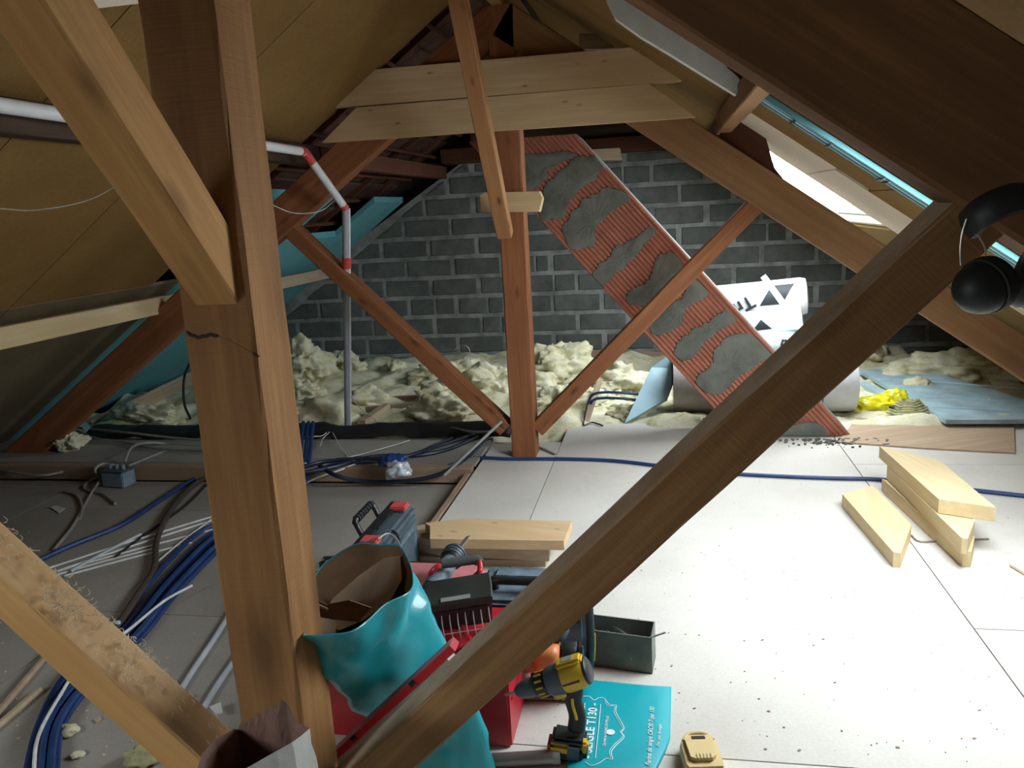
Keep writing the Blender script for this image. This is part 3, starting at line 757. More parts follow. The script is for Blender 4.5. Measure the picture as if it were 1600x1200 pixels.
def floor_tube(pix, z, r, mat, name, lab, cat, group=None, n=8, k=6, parent=None, zs=None):
    pts = [P(u, v, Z=(zs[i] if zs else z)+r) for i, (u, v) in enumerate(pix)]
    o = MB().tube(smooth_pts(pts, k), r, n).build(name, mat, parent, I4, smooth=True)
    return tag(o, lab, cat, group) if lab else o
floor_tube([(392, 905), (340, 990), (300, 1050), (272, 1096)], LZ, .011, 'grey_pipe', 'conduit_pipe', 'left one of two grey conduit pipes beside the near post', 'pipe', n=12)
floor_tube([(420, 950), (385, 1005), (340, 1070), (308, 1124)], LZ, .011, 'grey_pipe', 'conduit_pipe', 'grey conduit pipe nearest the near post on the left floor', 'pipe', n=12)
floor_tube([(80, 1016), (30, 1075), (-30, 1145)], LZ, .012, 'grey_pine', 'wooden_stick', 'upper thin wooden stick at the left edge of the floor', 'stick', n=6)
floor_tube([(62, 1078), (20, 1115), (-40, 1165)], LZ, .013, 'grey_pine', 'wooden_stick', 'lower thin wooden stick touching the blue conduits', 'stick', n=6)
# blue corrugated conduits of the left floor
G = 'blue conduits bundled on the left floor'
base = [(470, 705), (430, 760), (370, 815), (325, 850), (262, 915), (215, 975), (165, 1025), (112, 1080), (78, 1135), (66, 1215)]
for k, (dx, dz) in enumerate(((-22, 0), (-9, .0), (4, .0), (16, 0), (-3, .024), (9, .024))):
    f = [0, .3, .6, 1, 1, 1, 1, .9, 1.0, 1.2]
    pix = [(u+dx*f[i]*1.0, v+dx*f[i]*.55) for i, (u, v) in enumerate(base)]
    if k == 0: pix[-2] = (58, 1140); pix[-1] = (40, 1215)
    floor_tube(pix, LZ+dz, .0125, 'blue_conduit', 'blue_conduit', ('leftmost', 'second from left', 'third from left', 'rightmost', 'left upper', 'right upper')[k]+' blue conduit of the thick bundle on the left floor', 'cable', G)
floor_tube([(300, 915), (255, 940), (200, 985), (130, 1035), (95, 1085), (60, 1150), (52, 1215)], LZ+.045, .006, 'white_cable', 'white_cable', 'white cable winding over the blue conduit bundle', 'cable')
floor_tube([(50, 880), (110, 853), (190, 820), (250, 782), (305, 748), (400, 705), (480, 690)], LZ, .014, 'blue_conduit', 'blue_conduit', 'single blue conduit running up from the left brace to the near post', 'cable')
floor_tube([(330, 742), (300, 760), (265, 800), (245, 845), (240, 890), (212, 935), (185, 975), (170, 985)], LZ+.002, .016, 'brown_strap', 'dark_cable', 'thick dark brown cable curving beside the white rods', 'cable')
floor_tube([(325, 755), (290, 790), (255, 815), (220, 840), (180, 870)], LZ+.002, .006, 'black_rubber', 'dark_cable', 'thin black cable crossing the white rods', 'cable')
g = 'white rods lying on the left floor'
for kk, (a, b_) in enumerate((((75, 888), (335, 806)), ((78, 896), (335, 812)), ((88, 893), (338, 826)), ((82, 900), (240, 857)), ((100, 900), (300, 848)))):
    floor_tube([a, ((a[0]+b_[0])/2, (a[1]+b_[1])/2-1), b_], LZ, .005, 'white_cable', 'white_rod', ('topmost', 'second', 'longest lower', 'shortest', 'lowest')[kk]+' thin white rod of the sheaf on the left floor', 'rod', g, n=6)
floor_tube([(243, 880), (285, 845), (335, 808)], LZ+.008, .0045, 'white_cable', 'white_rod', 'short white rod crossing over the white sheaf', 'rod', n=6)
floor_tube([(220, 835), (170, 860), (110, 893)], LZ, .009, 'grey_pipe', 'grey_rod', 'grey tube under the sheaf of white rods', 'rod', n=8)
# junction box and its grey cables
jb = thing('junction_box', 'blue-grey junction box with grey cables on the left floor', 'electrical box', (-3.42, 4.25, LZ))
M0 = WM[jb.name]@RZ(-8)
MB().box((0, .05, .055), (.17, .11, .10), bev=.006).build('box_body', 'junction_grey', jb, M0)
MB().box((0, .05, .107), (.18, .12, .012), bev=.004).build('box_lid', 'slate_plastic', jb, M0)
for x in (-.05, 0, .05): MB().lathe([(0, .014), (.03, .012)], (x, .05, .112), (0, 0, 1), 12).build('cable_gland', 'junction_grey', jb, M0, smooth=True)
for pix, zs, lab in (([(195, 722), (205, 700), (230, 692), (270, 694), (330, 697)], (.03, .10, .06, 0, 0), 'grey cable arching from the box toward the near post'),
        ([(200, 728), (240, 712), (275, 700), (330, 700)], (.03, .02, 0, 0), 'second grey cable reaching from the box to the near post'),
        ([(180, 727), (160, 725), (148, 735), (158, 744), (168, 742)], (.03, .05, .03, -.04, -.04), 'grey cable looping at the left of the junction box'),
        ([(185, 715), (170, 722), (155, 715), (175, 702), (192, 690)], (.0, 0, 0, 0, 0), 'frayed grey cable end above the junction box'),
        ([(160, 742), (135, 755), (133, 765), (160, 772), (180, 787)], (-.05, LZ, LZ, LZ, LZ), 'grey cable curl left below the junction box'),
        ([(160, 745), (140, 775), (115, 820), (85, 858)], (-.05, LZ, LZ, LZ), 'long grey cable running down to the left brace'),
        ([(100, 768), (120, 775), (128, 792), (125, 810)], (LZ,)*4, 'short grey cable bend near the white scrap'),
        ([(-10, 733), (60, 743), (110, 735), (155, 732)], (-.02, -.03, -.03, -.02), 'grey cable lying along the floor step at far left'),
        ([(205, 706), (250, 706), (300, 709), (330, 710)], (.0,)*4, 'straight grey cable behind the junction box'),
        ([(120, 673), (150, 685), (190, 690), (240, 700), (330, 704)], (.05, .04, .03, .03, .03), 'dark grey cable lying along the black felt'),
        ([(115, 668), (200, 676), (260, 683), (340, 690)], (.06, .08, .05, .04), 'brownish cable beside the black felt')):
    floor_tube(pix, 0, .0085, 'grey_cable', 'grey_cable', lab, 'cable', zs=zs)
floor_tube([(300, 560), (288, 590), (288, 630), (298, 655)], 0, .010, 'black_rubber', 'black_cable', 'black cable loop hanging left of the near post', 'cable', zs=(.5, .35, .15, .0))
# right of the near post
floor_tube([(452, 742), (520, 730), (560, 718), (600, 712), (650, 712), (700, 702), (740, 685), (775, 668)], .02, .013, 'dark_conduit', 'blue_conduit', 'dark blue conduit passing behind the crumpled blue bag', 'cable')
floor_tube([(460, 735), (500, 722), (560, 716), (620, 716), (690, 695), (735, 680), (768, 666)], .035, .012, 'dark_conduit', 'blue_conduit', 'uppermost dark conduit curving to the foot of the far post', 'cable')
floor_tube([(430, 742), (470, 736), (520, 724), (580, 722), (640, 712), (680, 695), (712, 682)], .02, .010, 'dark_conduit', 'blue_conduit', 'dark conduit fanning left from behind the near post', 'cable')
floor_tube([(500, 728), (525, 743), (565, 752), (630, 752), (690, 740), (730, 714), (755, 690), (772, 668)], 0, .013, 'dark_conduit', 'blue_conduit', 'dark blue conduit looping in front of the crumpled blue bag', 'cable', zs=(.02, .0, -.05, -.05, -.01, .02, .02, .03))
floor_tube([(700, 728), (740, 716), (800, 717), (880, 717), (960, 720), (1040, 729), (1120, 738), (1200, 743), (1300, 747), (1376, 749), (1450, 758), (1540, 768), (1640, 779)], 0, .011, 'blue_conduit', 'blue_conduit', 'long blue conduit crossing the floor from the far post to the right', 'cable')
for k, dx in enumerate((-8, 0, 7)):
    floor_tube([(482+dx, 660), (478+dx, 700), (472+dx, 745), (455+dx, 785), (430+dx, 815)], 0, .013, 'blue_conduit', 'blue_conduit', ('left', 'middle', 'right')[k]+' blue conduit of the trio hanging at the right edge of the near post', 'cable', 'conduits hanging beside the near post', zs=(.14, .06, -.03, LZ+.01, LZ))
floor_tube([(600, 672), (650, 667), (700, 668), (740, 675), (775, 672), (800, 655)], .05, .009, 'grey_cable', 'grey_cable', 'grey cable curving over the black felt to the far post', 'cable', zs=(.05, .06, .06, .06, .06, .10))
o = MB().tube([P(694, 743, Z=.02), P(784, 658, Y=4.45)], .009, 8).build('grey_rod', 'grey_cable', None, I4, smooth=True); tag(o, 'straight grey rod leaning on the foot of the far post', 'rod')
floor_tube([(468, 759), (500, 745), (530, 735), (566, 721)], LZ, .006, 'white_cable', 'white_rod', 'white rod pointing from the near post to the crumpled bag', 'rod', zs=(LZ, -.03, .0, .02))
floor_tube([(466, 730), (478, 724), (498, 723)], .02, .005, 'white_cable', 'white_wire', 'short white wire stub beside the near post', 'wire')
for pix, zs, lab in (([(462, 683), (490, 682), (505, 680), (515, 668), (508, 660)], (.1, .08, .06, .06, .08), 'thin pale wire looping right beside the near post'),
     ([(512, 662), (518, 672), (530, 695), (542, 712), (538, 716)], (.08, .06, .04, .02, .02), 'thin pale wire dropping to the dark conduits'),
     ([(463, 707), (500, 714), (540, 715), (600, 700), (640, 688)], (.04,)*5, 'long pale wire crossing the dark conduits'),
     ([(500, 697), (505, 685), (515, 675)], (.04, .05, .06), 'tiny pale wire hook beside the near post'),
     ([(548, 615), (560, 635), (585, 655), (605, 672)], (.2, .12, .08, .05), 'pale wire slanting right of the grey pipe'),
     ([(735, 570), (733, 545), (720, 540), (705, 552)], (.2, .38, .40, .3), 'thin wire arch standing above the wool before the wall')):
    floor_tube(pix, 0, .003, 'white_cable', 'thin_wire', lab, 'wire', zs=zs, n=5)
for dy, lab in ((0, 'upper blue cable stretched in front of the bright wool'), (9, 'lower blue cable stretched in front of the bright wool')):
    pts = [P(918+dy*.3, 632+dy*1.2, Y=5.6), P(926, 617+dy, Y=5.6), P(945, 613+dy, Y=5.6), P(975, 614+dy, Y=5.6), P(1005, 617+dy, Y=5.65)]
    o = MB().tube(smooth_pts(pts), .010, 8).build('blue_cable', 'blue_conduit', None, I4, smooth=True); tag(o, lab, 'cable')
o = MB().tube(smooth_pts([P(917, 633, Y=5.58), P(914, 650, Y=5.5), P(912, 664, Z=.01), P(925, 660, Z=.012), P(942, 665, Z=.01)]), .006, 6).build('blue_cable', 'dark_conduit', None, I4, smooth=True); tag(o, 'dark cable tail curling onto the rear floor edge', 'cable')

# crumpled bag on the left floor
cb = thing('plastic_bag', 'crumpled clear and dark blue plastic bag on the left floor', 'bag', P(617, 742, Z=LZ))
p = P(620, 742, Z=LZ)
lump(P(623, 734, Y=4.28), (.072, .06, .058), 91, mat='clear_film', name='clear_part', parent=cb, amp=.3)
lump(P(614, 719, Y=4.31), (.072, .05, .040), 92, mat='blue_film', name='blue_part', parent=cb, amp=.35)
o = beam('metal_strip', P(838, 697, Z=.006), P(868, 710, Z=.006), .02, .008, 'dull_steel'); tag(o, 'short dark metal strip on the floor right of the far post', 'strip')

# ================================================================ REAR RIGHT: rolls, foam boards
fb = thing('foam_board', 'light blue foam board leaning before the insulation roll', 'foam board', P(985, 662, Y=5.55))
pf = [P(976, 661, Y=5.45), P(1018, 574, Y=5.72), P(1043, 556, Y=5.75), P(1061, 576, Y=5.75), P(1043, 624, Y=5.60), P(1041, 624, Y=5.59)]
n0 = (pf[1]-pf[0]).cross(pf[4]-pf[0]).normalized(); n0 = n0 if n0.y > 0 else -n0
world(MB().prism(pf, n0*.045), 'foam_slab', 'xps_pale', fb, T(sum(pf, V())/len(pf)))
RL = thing('insulation_roll', 'fat pale insulation roll lying on the floor behind the sloping flue', 'roll', (.8, 5.85, 0))
a = V((.07, 5.72, .205)); b_ = V((1.29, 5.72, .205)); r = .20
prof = [(0, r*.6), (.004, r*.97), (.03, r), (.61, r*1.0), (1.19, r), (1.215, r*.96), (1.22, r*.6)]
MB().lathe(prof, a, b_-a, 40).build('roll_body', 'roll_film', RL, I4, smooth=True)
MB().lathe([(0, r*.6), (0, r*1.008), (.62, r*1.010), (.62, r*.99)], a-V((.004, 0, 0)), b_-a, 40).build('paper_wrap', 'roll_kraft', RL, I4, smooth=True)
MB().lathe([(0, r*.9), (.0, r*.3)], a-V((.012, 0, 0)), b_-a, 24).build('wool_core', 'glass_wool', RL, I4)
MB().lathe([(0, r*1.004), (.008, r*1.012), (.008, r)], a+V((.98, 0, 0)), b_-a, 40).build('seam', 'slate_plastic', RL, I4)
def printed_roll(p, q, r, lab, seed):
    t = thing('printed_roll', lab, 'roll', p)
    ax = q-p; lnn = ax.length
    MB().lathe([(0, r*.5), (.01, r*.93), (.05, r), (lnn*.5, r*.985), (lnn-.05, r), (lnn-.01, r*.92), (lnn, r*.5)], p, ax, 36).build('roll_body', 'white_plastic', t, I4, smooth=True)
    return t, p, ax.normalized(), r, lnn
def on_roll(t, p, ax, r, s, ang, wd, ht, mat, name, tri=False):
    """patch wrapped on the roll; ang 0 = towards the camera"""
    u = V((0, -1, 0)); u = (u-ax*u.dot(ax)).normalized(); w_ = ax.cross(u); w_ = w_ if w_.z > 0 else -w_
    rings = []
    for i in range(9):
        f = i/8; a0 = ang+ht/r*(f-.5); ww = wd*(1-f) if tri else wd
        d = u*cos(a0)+w_*sin(a0)
        rings.append([p+ax*(s+(f*.10 if not tri else 0)-ww/2)+d*(r*1.004), p+ax*(s+(f*.10 if not tri else 0)+ww/2)+d*(r*1.004), p+ax*(s+(f*.10 if not tri else 0)+ww/2)+d*(r*1.02), p+ax*(s+(f*.10 if not tri else 0)-ww/2)+d*(r*1.02)])
    MB().loft(rings).build(name, mat, t, I4)
def roll_text(t, p, ax, r, s, ang, txt, size, spin=180):
    u = V((0, -1, 0)); u = (u-ax*u.dot(ax)).normalized(); w_ = ax.cross(u); w_ = w_ if w_.z > 0 else -w_
    d = (u*cos(ang)+w_*sin(ang)).normalized(); up = (w_*cos(ang)-u*sin(ang)).normalized()
    c = p+ax*s+d*(r*1.025); Mx = Matrix.Identity(4); xa = ax
    for i in range(3): Mx[i][0] = xa[i]; Mx[i][1] = up[i]; Mx[i][2] = d[i]; Mx[i][3] = c[i]
    text_mesh(txt, size, 'print_black', 'lettering', t, Mx@RZ(spin), extrude=.004, bold=True)
YR = 6.75
R1 = printed_roll(P(1085, 478, Y=YR), P(1262, 462, Y=YR-.1), .15, 'topmost white film-wrapped roll with black printed label by the wall', 1)
R2 = printed_roll(P(1080, 520, Y=YR-.12), P(1254, 500, Y=YR-.2), .13, 'middle white wrapped roll under the topmost one by the wall', 2)
R3 = printed_roll(P(1100, 566, Y=YR-.25), P(1270, 552, Y=YR-.35), .15, 'lower white wrapped roll resting behind the flue', 3)
R4 = printed_roll(V((R3[1].x, R3[1].y+.12, .14)), V((R3[1].x+1.0, R3[1].y+.12, .14)), .16, 'bottom white roll hidden low behind the flue', 4)
on_roll(R1[0], R1[1], R1[2], R1[3], .60, .35, .17, .16, 'print_black', 'black_label')
roll_text(R1[0], R1[1], R1[2], R1[3], .36, -.15, 'Tm.', .15, 205)
on_roll(R2[0], R2[1], R2[2], R2[3], .55, .05, .2, .11, 'print_black', 'black_label', tri=True)
roll_text(R3[0], R3[1], R3[2], R3[3], .62, .85, 'u', .12, 165)
on_roll(R1[0], R1[1], R1[2], R1[3], .10, .3, .06, .06, 'print_pink', 'pink_mark')
on_roll(R3[0], R3[1], R3[2], R3[3], .75, -.25, .08, .03, 'print_pink', 'pink_mark')
o = beam('foam_board', P(1194, 434, Y=6.25), P(1262, 527, Y=6.0), .10, .045, 'xps_edge', up=(1, 0, .8), bev=.002); tag(o, 'narrow foam board leaning against the white printed rolls', 'foam board')
o = world(MB().prism([P(1183, 524, Y=6.1), P(1255, 515, Y=6.05), P(1262, 523, Y=6.0), P(1186, 535, Y=6.05)], (0, .25, -.01)), 'foam_board', 'xps_edge'); tag(o, 'pale turquoise foam board lying flat on the lower white roll', 'foam board')
o = world(MB().prism([P(1040, 664, Y=5.44), P(1106, 666, Y=5.40), P(1106, 655, Y=5.44), P(1042, 656, Y=5.48)], (0, .05, 0)), 'red_strip', 'dark_red_paint'); tag(o, 'dark red strip lying at the foot of the fat insulation roll', 'strip')
# blue boards on the floor at the right
for k, (pix, z, lab) in enumerate(((([(1340, 577), (1440, 575), (1700, 655), (1478, 656)]), .06, 'large blue-grey foam board lying flat at the right under the roof slope'),
        (([(1340, 598), (1352, 596), (1478, 657), (1462, 657)]), .028, 'thin edge of a second blue board beneath the large one'))):
    o = slab_px('foam_board', pix, z, .028, 'xps_floor'); tag(o, lab, 'foam board')
    if k == 0: big_board = o
for k in range(3):
    a, b_ = [((1395, 592), (1600, 607)), ((1420, 616), (1640, 632)), ((1455, 636), (1640, 646))][k]
    beam('joint_line', P(*a, Z=.062), P(*b_, Z=.062), .012, .003, 'xps_pale', big_board)
o = slab_px('plywood_strip', [(1310, 690), (1338, 653), (1460, 652), (1584, 655), (1586, 707), (1450, 700)], .010, .010, 'plywood'); tag(o, 'long brown plywood strip lying on the floor before the blue boards', 'board')
yb = thing('yellow_bag', 'crumpled yellow plastic bag beside the fat roll', 'bag', P(1375, 648, Z=.01))
lump(P(1370, 632, Y=5.72)+V((0, 0, -.01)), (.16, .09, .065), 71, mat='yellow_film', name='bag_body', parent=yb, amp=.3)
lump(P(1398, 622, Y=5.78), (.075, .06, .065), 72, mat='yellow_film', name='bag_neck', parent=yb, amp=.25)
rc = thing('rope_coil', 'khaki coil of rope lying beside the yellow bag', 'rope', P(1420, 650, Z=.01))
c = P(1420, 648, Z=.02); pts = [c+V((cos(a*.35)*(.14-.0008*a), sin(a*.35)*(.085-.0005*a), .012+.0008*a+.006*sin(a*2.1))) for a in range(110)]
MB().tube(pts, .011, 6).build('coil', 'khaki_coil', rc, I4, smooth=True)
lump(c+V((-.05, 0, .05)), (.07, .04, .02), 75, det=3, mat='black_plastic', name='dark_buckle', parent=rc)

# ================================================================ OFFCUTS
def offcut(pix, z, th, lab, mat='clean_pine', group=None):
    o = slab_px('offcut_block', pix, z, th, mat); return tag(o, lab, 'wood block', group)
offcut([(1374, 697), (1468, 719), (1556, 793), (1467, 780)], .205, .062, 'uppermost pointed pine offcut of the right-hand stack')
offcut([(1386, 728), (1450, 745), (1523, 813), (1512, 842), (1503, 841)], .140, .066, 'second pine offcut in the right-hand stack under the top one')
offcut([(1378, 748), (1440, 762), (1523, 838), (1518, 862), (1505, 861)], .068, .066, 'bottom pine offcut of the right-hand stack')
offcut([(1316, 772), (1363, 758), (1424, 820), (1408, 864), (1396, 863)], .066, .065, 'single pine offcut lying left of the right-hand stack')
offcut([(672, 822), (664, 817), (722, 810), (893, 814), (881, 845), (672, 842)], .150, .042, 'sunlit board offcut on top of the middle stack', 'pine')
offcut([(635, 826), (668, 818), (760, 822), (862, 824), (857, 853), (690, 846), (637, 838)], .105, .07, 'brownish board offcut under the sunlit one in the middle stack', 'grey_pine')
offcut([(636, 868), (650, 858), (858, 862), (852, 876), (720, 874)], .030, .030, 'lowest thin board offcut of the middle stack', 'grey_pine')
# ================================================================ TOOLS
def axes(o, x, z=(0, 0, 1)):
    x = V(x).normalized(); z = V(z); y = z.cross(x).normalized(); z = x.cross(y)
    Mx = Matrix.Identity(4)
    for i in range(3): Mx[i][0] = x[i]; Mx[i][1] = y[i]; Mx[i][2] = z[i]; Mx[i][3] = o[i]
    return Mx
# red metal chest
ch = thing('tool_chest', 'red metal tool chest on the floor behind the teal sack', 'tool box', (-.72, 2.16, 0))
MB().box((0, 0, .105), (.56, .40, .21), bev=.006).build('chest_body', 'red_paint', ch)
MB().box((0, 0, .215), (.57, .41, .012), bev=.004).build('chest_lid', 'red_paint', ch)
MB().box((.281, 0, .14), (.004, .34, .008)).build('side_groove', 'dark_red_paint', ch)
MB().box((0, -.202, .15), (.10, .008, .025), bev=.002).build('front_catch', 'dull_steel', ch)
# flat pinkish red box behind it
rb_ = thing('flat_case', 'faded pinkish red flat case behind the red chest', 'case', (-.80, 2.50, 0))
MB().box((0, 0, .12), (.30, .25, .24), bev=.008).build('case_body', 'pink_red_paint', rb_)
MB().box((0, 0, .245), (.29, .24, .012), bev=.004).build('case_lid', 'pink_red_paint', rb_)
MB().box((0, -.128, .2), (.05, .01, .03)).build('latch', 'dull_steel', rb_)
# blue grey tool box with black handle
gb = thing('tool_box', 'blue-grey plastic tool box with black handle behind the right brace', 'tool box', (-.45, 2.52, 0))
MB().box((0, 0, .10), (.37, .26, .20), bev=.012).build('box_body', 'blue_grey_plastic', gb, smooth=True)
MB().box((0, 0, .212), (.38, .27, .035), bev=.012).build('box_lid', 'blue_grey_plastic', gb, smooth=True)
MB().box((-.0, .06, .235), (.30, .08, .02), bev=.008).build('lid_ridge', 'blue_grey_plastic', gb, smooth=True)
MB().tube(smooth_pts([(-.13, -.04, .23), (-.13, -.05, .262), (-.11, -.06, .268), (.11, -.06, .268), (.13, -.05, .262), (.13, -.04, .23)], 4), .014, 12).build('handle', 'black_plastic', gb, smooth=True)
for x in (-.15, .15): MB().box((x, -.137, .19), (.035, .012, .05), bev=.003).build('latch', 'black_plastic', gb)
# black and red tool case, standing
ca = P(560, 858, Z=.25); cb_ = P(617, 792, Z=.25); mid = (ca+cb_)/2
cs = thing('tool_case', 'upright dark slate tool case with two red latches and black handle', 'case', M=axes((mid.x, mid.y, -.005 if mid.x > -1.15 else LZ), cb_-ca))
L_ = (cb_-ca).length+.06; Hc = .255-WM[cs.name][2][3]
MB().box((0, -.02, Hc/2), (L_, .13, Hc), bev=.016).build('case_shell', 'slate_plastic', cs, smooth=True)
MB().box((0, -.088, Hc*.5), (L_-.06, .014, Hc-.07), bev=.005).build('raised_panel', 'slate_plastic', cs, smooth=True)
for k in range(3): MB().box((0, -.097-.004*k, Hc*.5), (L_-.10-.06*k, .008, Hc-.10-.03*k), bev=.003).build('rib_frame', 'blue_grey_plastic' if k == 1 else 'slate_plastic', cs)
MB().box((0, .0, Hc+.006), (L_-.02, .05, .018), bev=.005).build('top_rim', 'black_plastic', cs)
for x in (-L_*.36, L_*.36): MB().box((x, -.035, Hc+.012), (.075, .075, .022), bev=.006).build('latch', 'red_latch', cs)
hp = [(-.10, .03, Hc), (-.10, .05, Hc+.045), (-.085, .055, Hc+.06), (.085, .055, Hc+.06), (.10, .05, Hc+.045), (.10, .03, Hc)]
hd = MB().tube(smooth_pts(hp, 4), .012, 10).build('handle', 'black_plastic', cs, smooth=True)
for k in range(7): MB().tube([(-.075+.025*k-.007, .055, Hc+.06), (-.075+.025*k+.007, .055, Hc+.06)], .0165, 10).build('grip_ring', 'black_rubber', hd, WM[cs.name], smooth=True)
MB().box((0, -.01, Hc+.014), (.13, .035, .006)).build('handle_recess', 'black_rubber', cs)
# work lamp with guard and red stand
lp = thing('work_lamp', 'black floodlight with wire guard and red tubular stand on the chest', 'lamp', M=axes((-.63, 2.21, .318), P(768, 920, Y=2.25)-P(666, 936, Y=2.2), (0, -.25, 1)))
hw = .098
rings = []
for (z, sx, sy) in ((.052, 1.0, .055), (.046, 1.04, .058), (.02, .98, .056), (-.05, .90, .045), (-.062, .84, .04)):
    rings.append([V((x*hw*sx, y*sy, z)) for x, y in ((-1, -1), (-.0, -1.02), (1, -1), (1.02, 0), (1, 1), (0, 1), (-1, 1), (-1.02, 0))])
MB().loft(rings).build('lamp_housing', 'lamp_black', lp)
MB().box((-.01, -.045, .0545), (.09, .018, .003)).build('rating_label', 'grey_label', lp)
MB().box((0, -.058, -.012), (.165, .004, .07), bev=.001).build('lamp_glass', 'black_plastic', lp)
gd = None
for k in range(8):
    x = -.084+.024*k
    o = MB().tube(smooth_pts([(x, -.05, .012), (x, -.088, -.005), (x+.002, -.102, -.06), (x+.004, -.085, -.115), (x+.004, -.04, -.12)], 5), .0016, 6).build('guard_wire', 'wire_steel', lp, smooth=True)
for z, y in ((-.03, -.099), (-.08, -.099), (-.116, -.082)): MB().tube([(-.086, y, z), (.09, y, z)], .0016, 6).build('cross_wire', 'wire_steel', lp, smooth=True)
a = P(690, 881, Z=.375); b_ = P(748, 874, Z=.375)
foam = MB().tube(smooth_pts([a, a*.7+b_*.3, b_*.92+a*.08, b_+V((.003, -.008, -.01))], 5), .0165, 14).build('foam_grip', 'foam_grey', lp, I4, smooth=True)
MB().tube(smooth_pts([P(672, 935, Z=.29), P(672, 905, Z=.33), P(675, 893, Z=.36), P(684, 885, Z=.375), a], 5), .009, 10).build('stand_tube', 'red_paint', lp, I4, smooth=True)
MB().tube(smooth_pts([b_, P(750, 884, Z=.37), P(748, 895, Z=.36), P(728, 912, Z=.31), P(712, 928, Z=.26)], 5), .009, 10).build('stand_tube', 'red_paint', lp, I4, smooth=True)
MB().tube(smooth_pts([P(690, 1012, Z=.232), P(712, 1012, Z=.232), P(735, 1004, Z=.24), P(728, 990, Z=.25), P(724, 978, Z=.26)], 5), .0085, 10).build('stand_foot', 'red_paint', lp, I4, smooth=True)
MB().tube(smooth_pts([P(672, 990, Z=.235), P(700, 984, Z=.235), P(720, 984, Z=.235)], 5), .009, 10).build('stand_foot', 'red_paint', lp, I4, smooth=True)
# reciprocating saw
sa = P(664, 938, Z=.31); sb = P(709, 868, Z=.33); ax = (sb-sa); ln = ax.length
sw = thing('reciprocating_saw', 'grey reciprocating saw with a rusty blade pointing at the offcuts', 'saw', M=axes(sa, ax))
MB().lathe([(0, .024), (.03, .034), (ln*.35, .036), (ln*.6, .033), (ln*.95, .026), (ln, .02)], (0, 0, 0), (1, 0, 0), 16).build('motor_body', 'blue_grey_plastic', sw, smooth=True)
MB().lathe([(ln*.86, .030), (ln*.9, .038), (ln*.98, .040), (ln*1.10, .032), (ln*1.14, .024)], (0, 0, 0), (1, 0, 0), 16).build('nose_boot', 'black_rubber', sw, smooth=True)
for k in range(3): MB().lathe([(ln*(.90+.06*k), .040), (ln*(.915+.06*k), .042), (ln*(.93+.06*k), .040)], (0, 0, 0), (1, 0, 0), 16).build('boot_ring', 'slate_plastic', sw, smooth=True)
bl = P(732, 838, Z=.33); e = WM[sw.name]@V((ln*1.1, 0, 0))
o = beam('saw_blade', e, bl, .004, .020, 'dull_steel', sw, up=(1, .1, .3), bev=.0005)
MB().box((.03, .035, -.03), (.09, .05, .05), bev=.012).build('rear_grip', 'black_rubber', sw, smooth=True)
for k in range(4): MB().box((.015+.014*k, .0, .034), (.005, .03, .004)).build('vent_slot', 'black_plastic', sw)
# second lamp: dark head with wire guard, left of the case
bs = P(520, 880, Z=.16)
wg = thing('lamp_guard', 'small dark work lamp with zigzag wire guard left of the upright case', 'lamp', M=axes((bs.x, bs.y, .10), (1, .15, 0)))
MB().box((.02, .05, .0), (.17, .06, .12), bev=.01).build('lamp_head', 'lamp_black', wg)
for k in range(5):
    x = -.06+.03*k
    MB().tube([(x-.03, -.02, -.05), (x-.03, -.03, .01), (x+.0, .01, .065), (x+.012, .04, .06)], .0022, 6).build('guard_wire', 'wire_steel', wg)
for z, y in ((.04, -.01), (.0, -.03)): MB().tube([(-.09, y, z), (.08, y, z)], .0018, 6).build('cross_wire', 'wire_steel', wg)
MB().tube([(.02, .05, -.06), (.02, .05, -.17)], .012, 10).build('lamp_foot', 'lamp_black', wg)
# cables between case and sack
g = None
for k, (pts, mt) in enumerate((([(560, 870), (575, 850), (600, 830), (618, 832), (628, 860), (634, 890)], 'black_rubber'), ([(590, 842), (606, 834), (622, 846), (632, 872), (636, 892)], 'grey_cable'))):
    o = MB().tube(smooth_pts([P(u, v, Z=.30-.02*i) for i, (u, v) in enumerate(pts)]), .0045, 6).build('loose_cable', mt, None, I4, smooth=True)
    tag(o, ('black' if k == 0 else 'grey')+' power cord arching between the upright case and the teal sack', 'cable')
# charger with fan, dark, behind the saw
dc = thing('battery_charger', 'black vented battery charger between the teal sack and the saw', 'charger', M=axes((-.93, 2.72, -.06), (1, .1, 0)))
MB().box((0, .02, .12), (.13, .10, .24), bev=.01).build('charger_body', 'black_plastic', dc, smooth=True)
for k in range(7): MB().box((-.05+.016*k, -.01, .243), (.006, .03, .006)).build('vent_slot', 'grey_label', dc)
MB().lathe([(0, .035), (.006, .035), (.006, .028), (0, .028)], (0, -.02, .24), (0, 0, 1), 20, caps=False).build('fan_ring', 'slate_plastic', dc)
# rusty trowel-like tool on the chest
pt = thing('pliers', 'dark pliers lying on the red chest below the lamp guard', 'pliers', P(750, 985, Z=.225))
for sg in (-1, 1):
    MB().tube(smooth_pts([P(745+6*sg, 1000, Z=.235), P(752+3*sg, 990, Z=.24), P(760, 982, Z=.245), P(766-2*sg, 974, Z=.24)], 4), [.006]*6+[.005]*6+[.003], 8).build('jaw', 'dull_steel', pt, I4, smooth=True)
    MB().tube(smooth_pts([P(745+6*sg, 1000, Z=.235), P(738+10*sg, 1012, Z=.232), P(732+12*sg, 1020, Z=.23)], 4), .007, 8).build('grip', 'black_rubber', pt, I4, smooth=True)
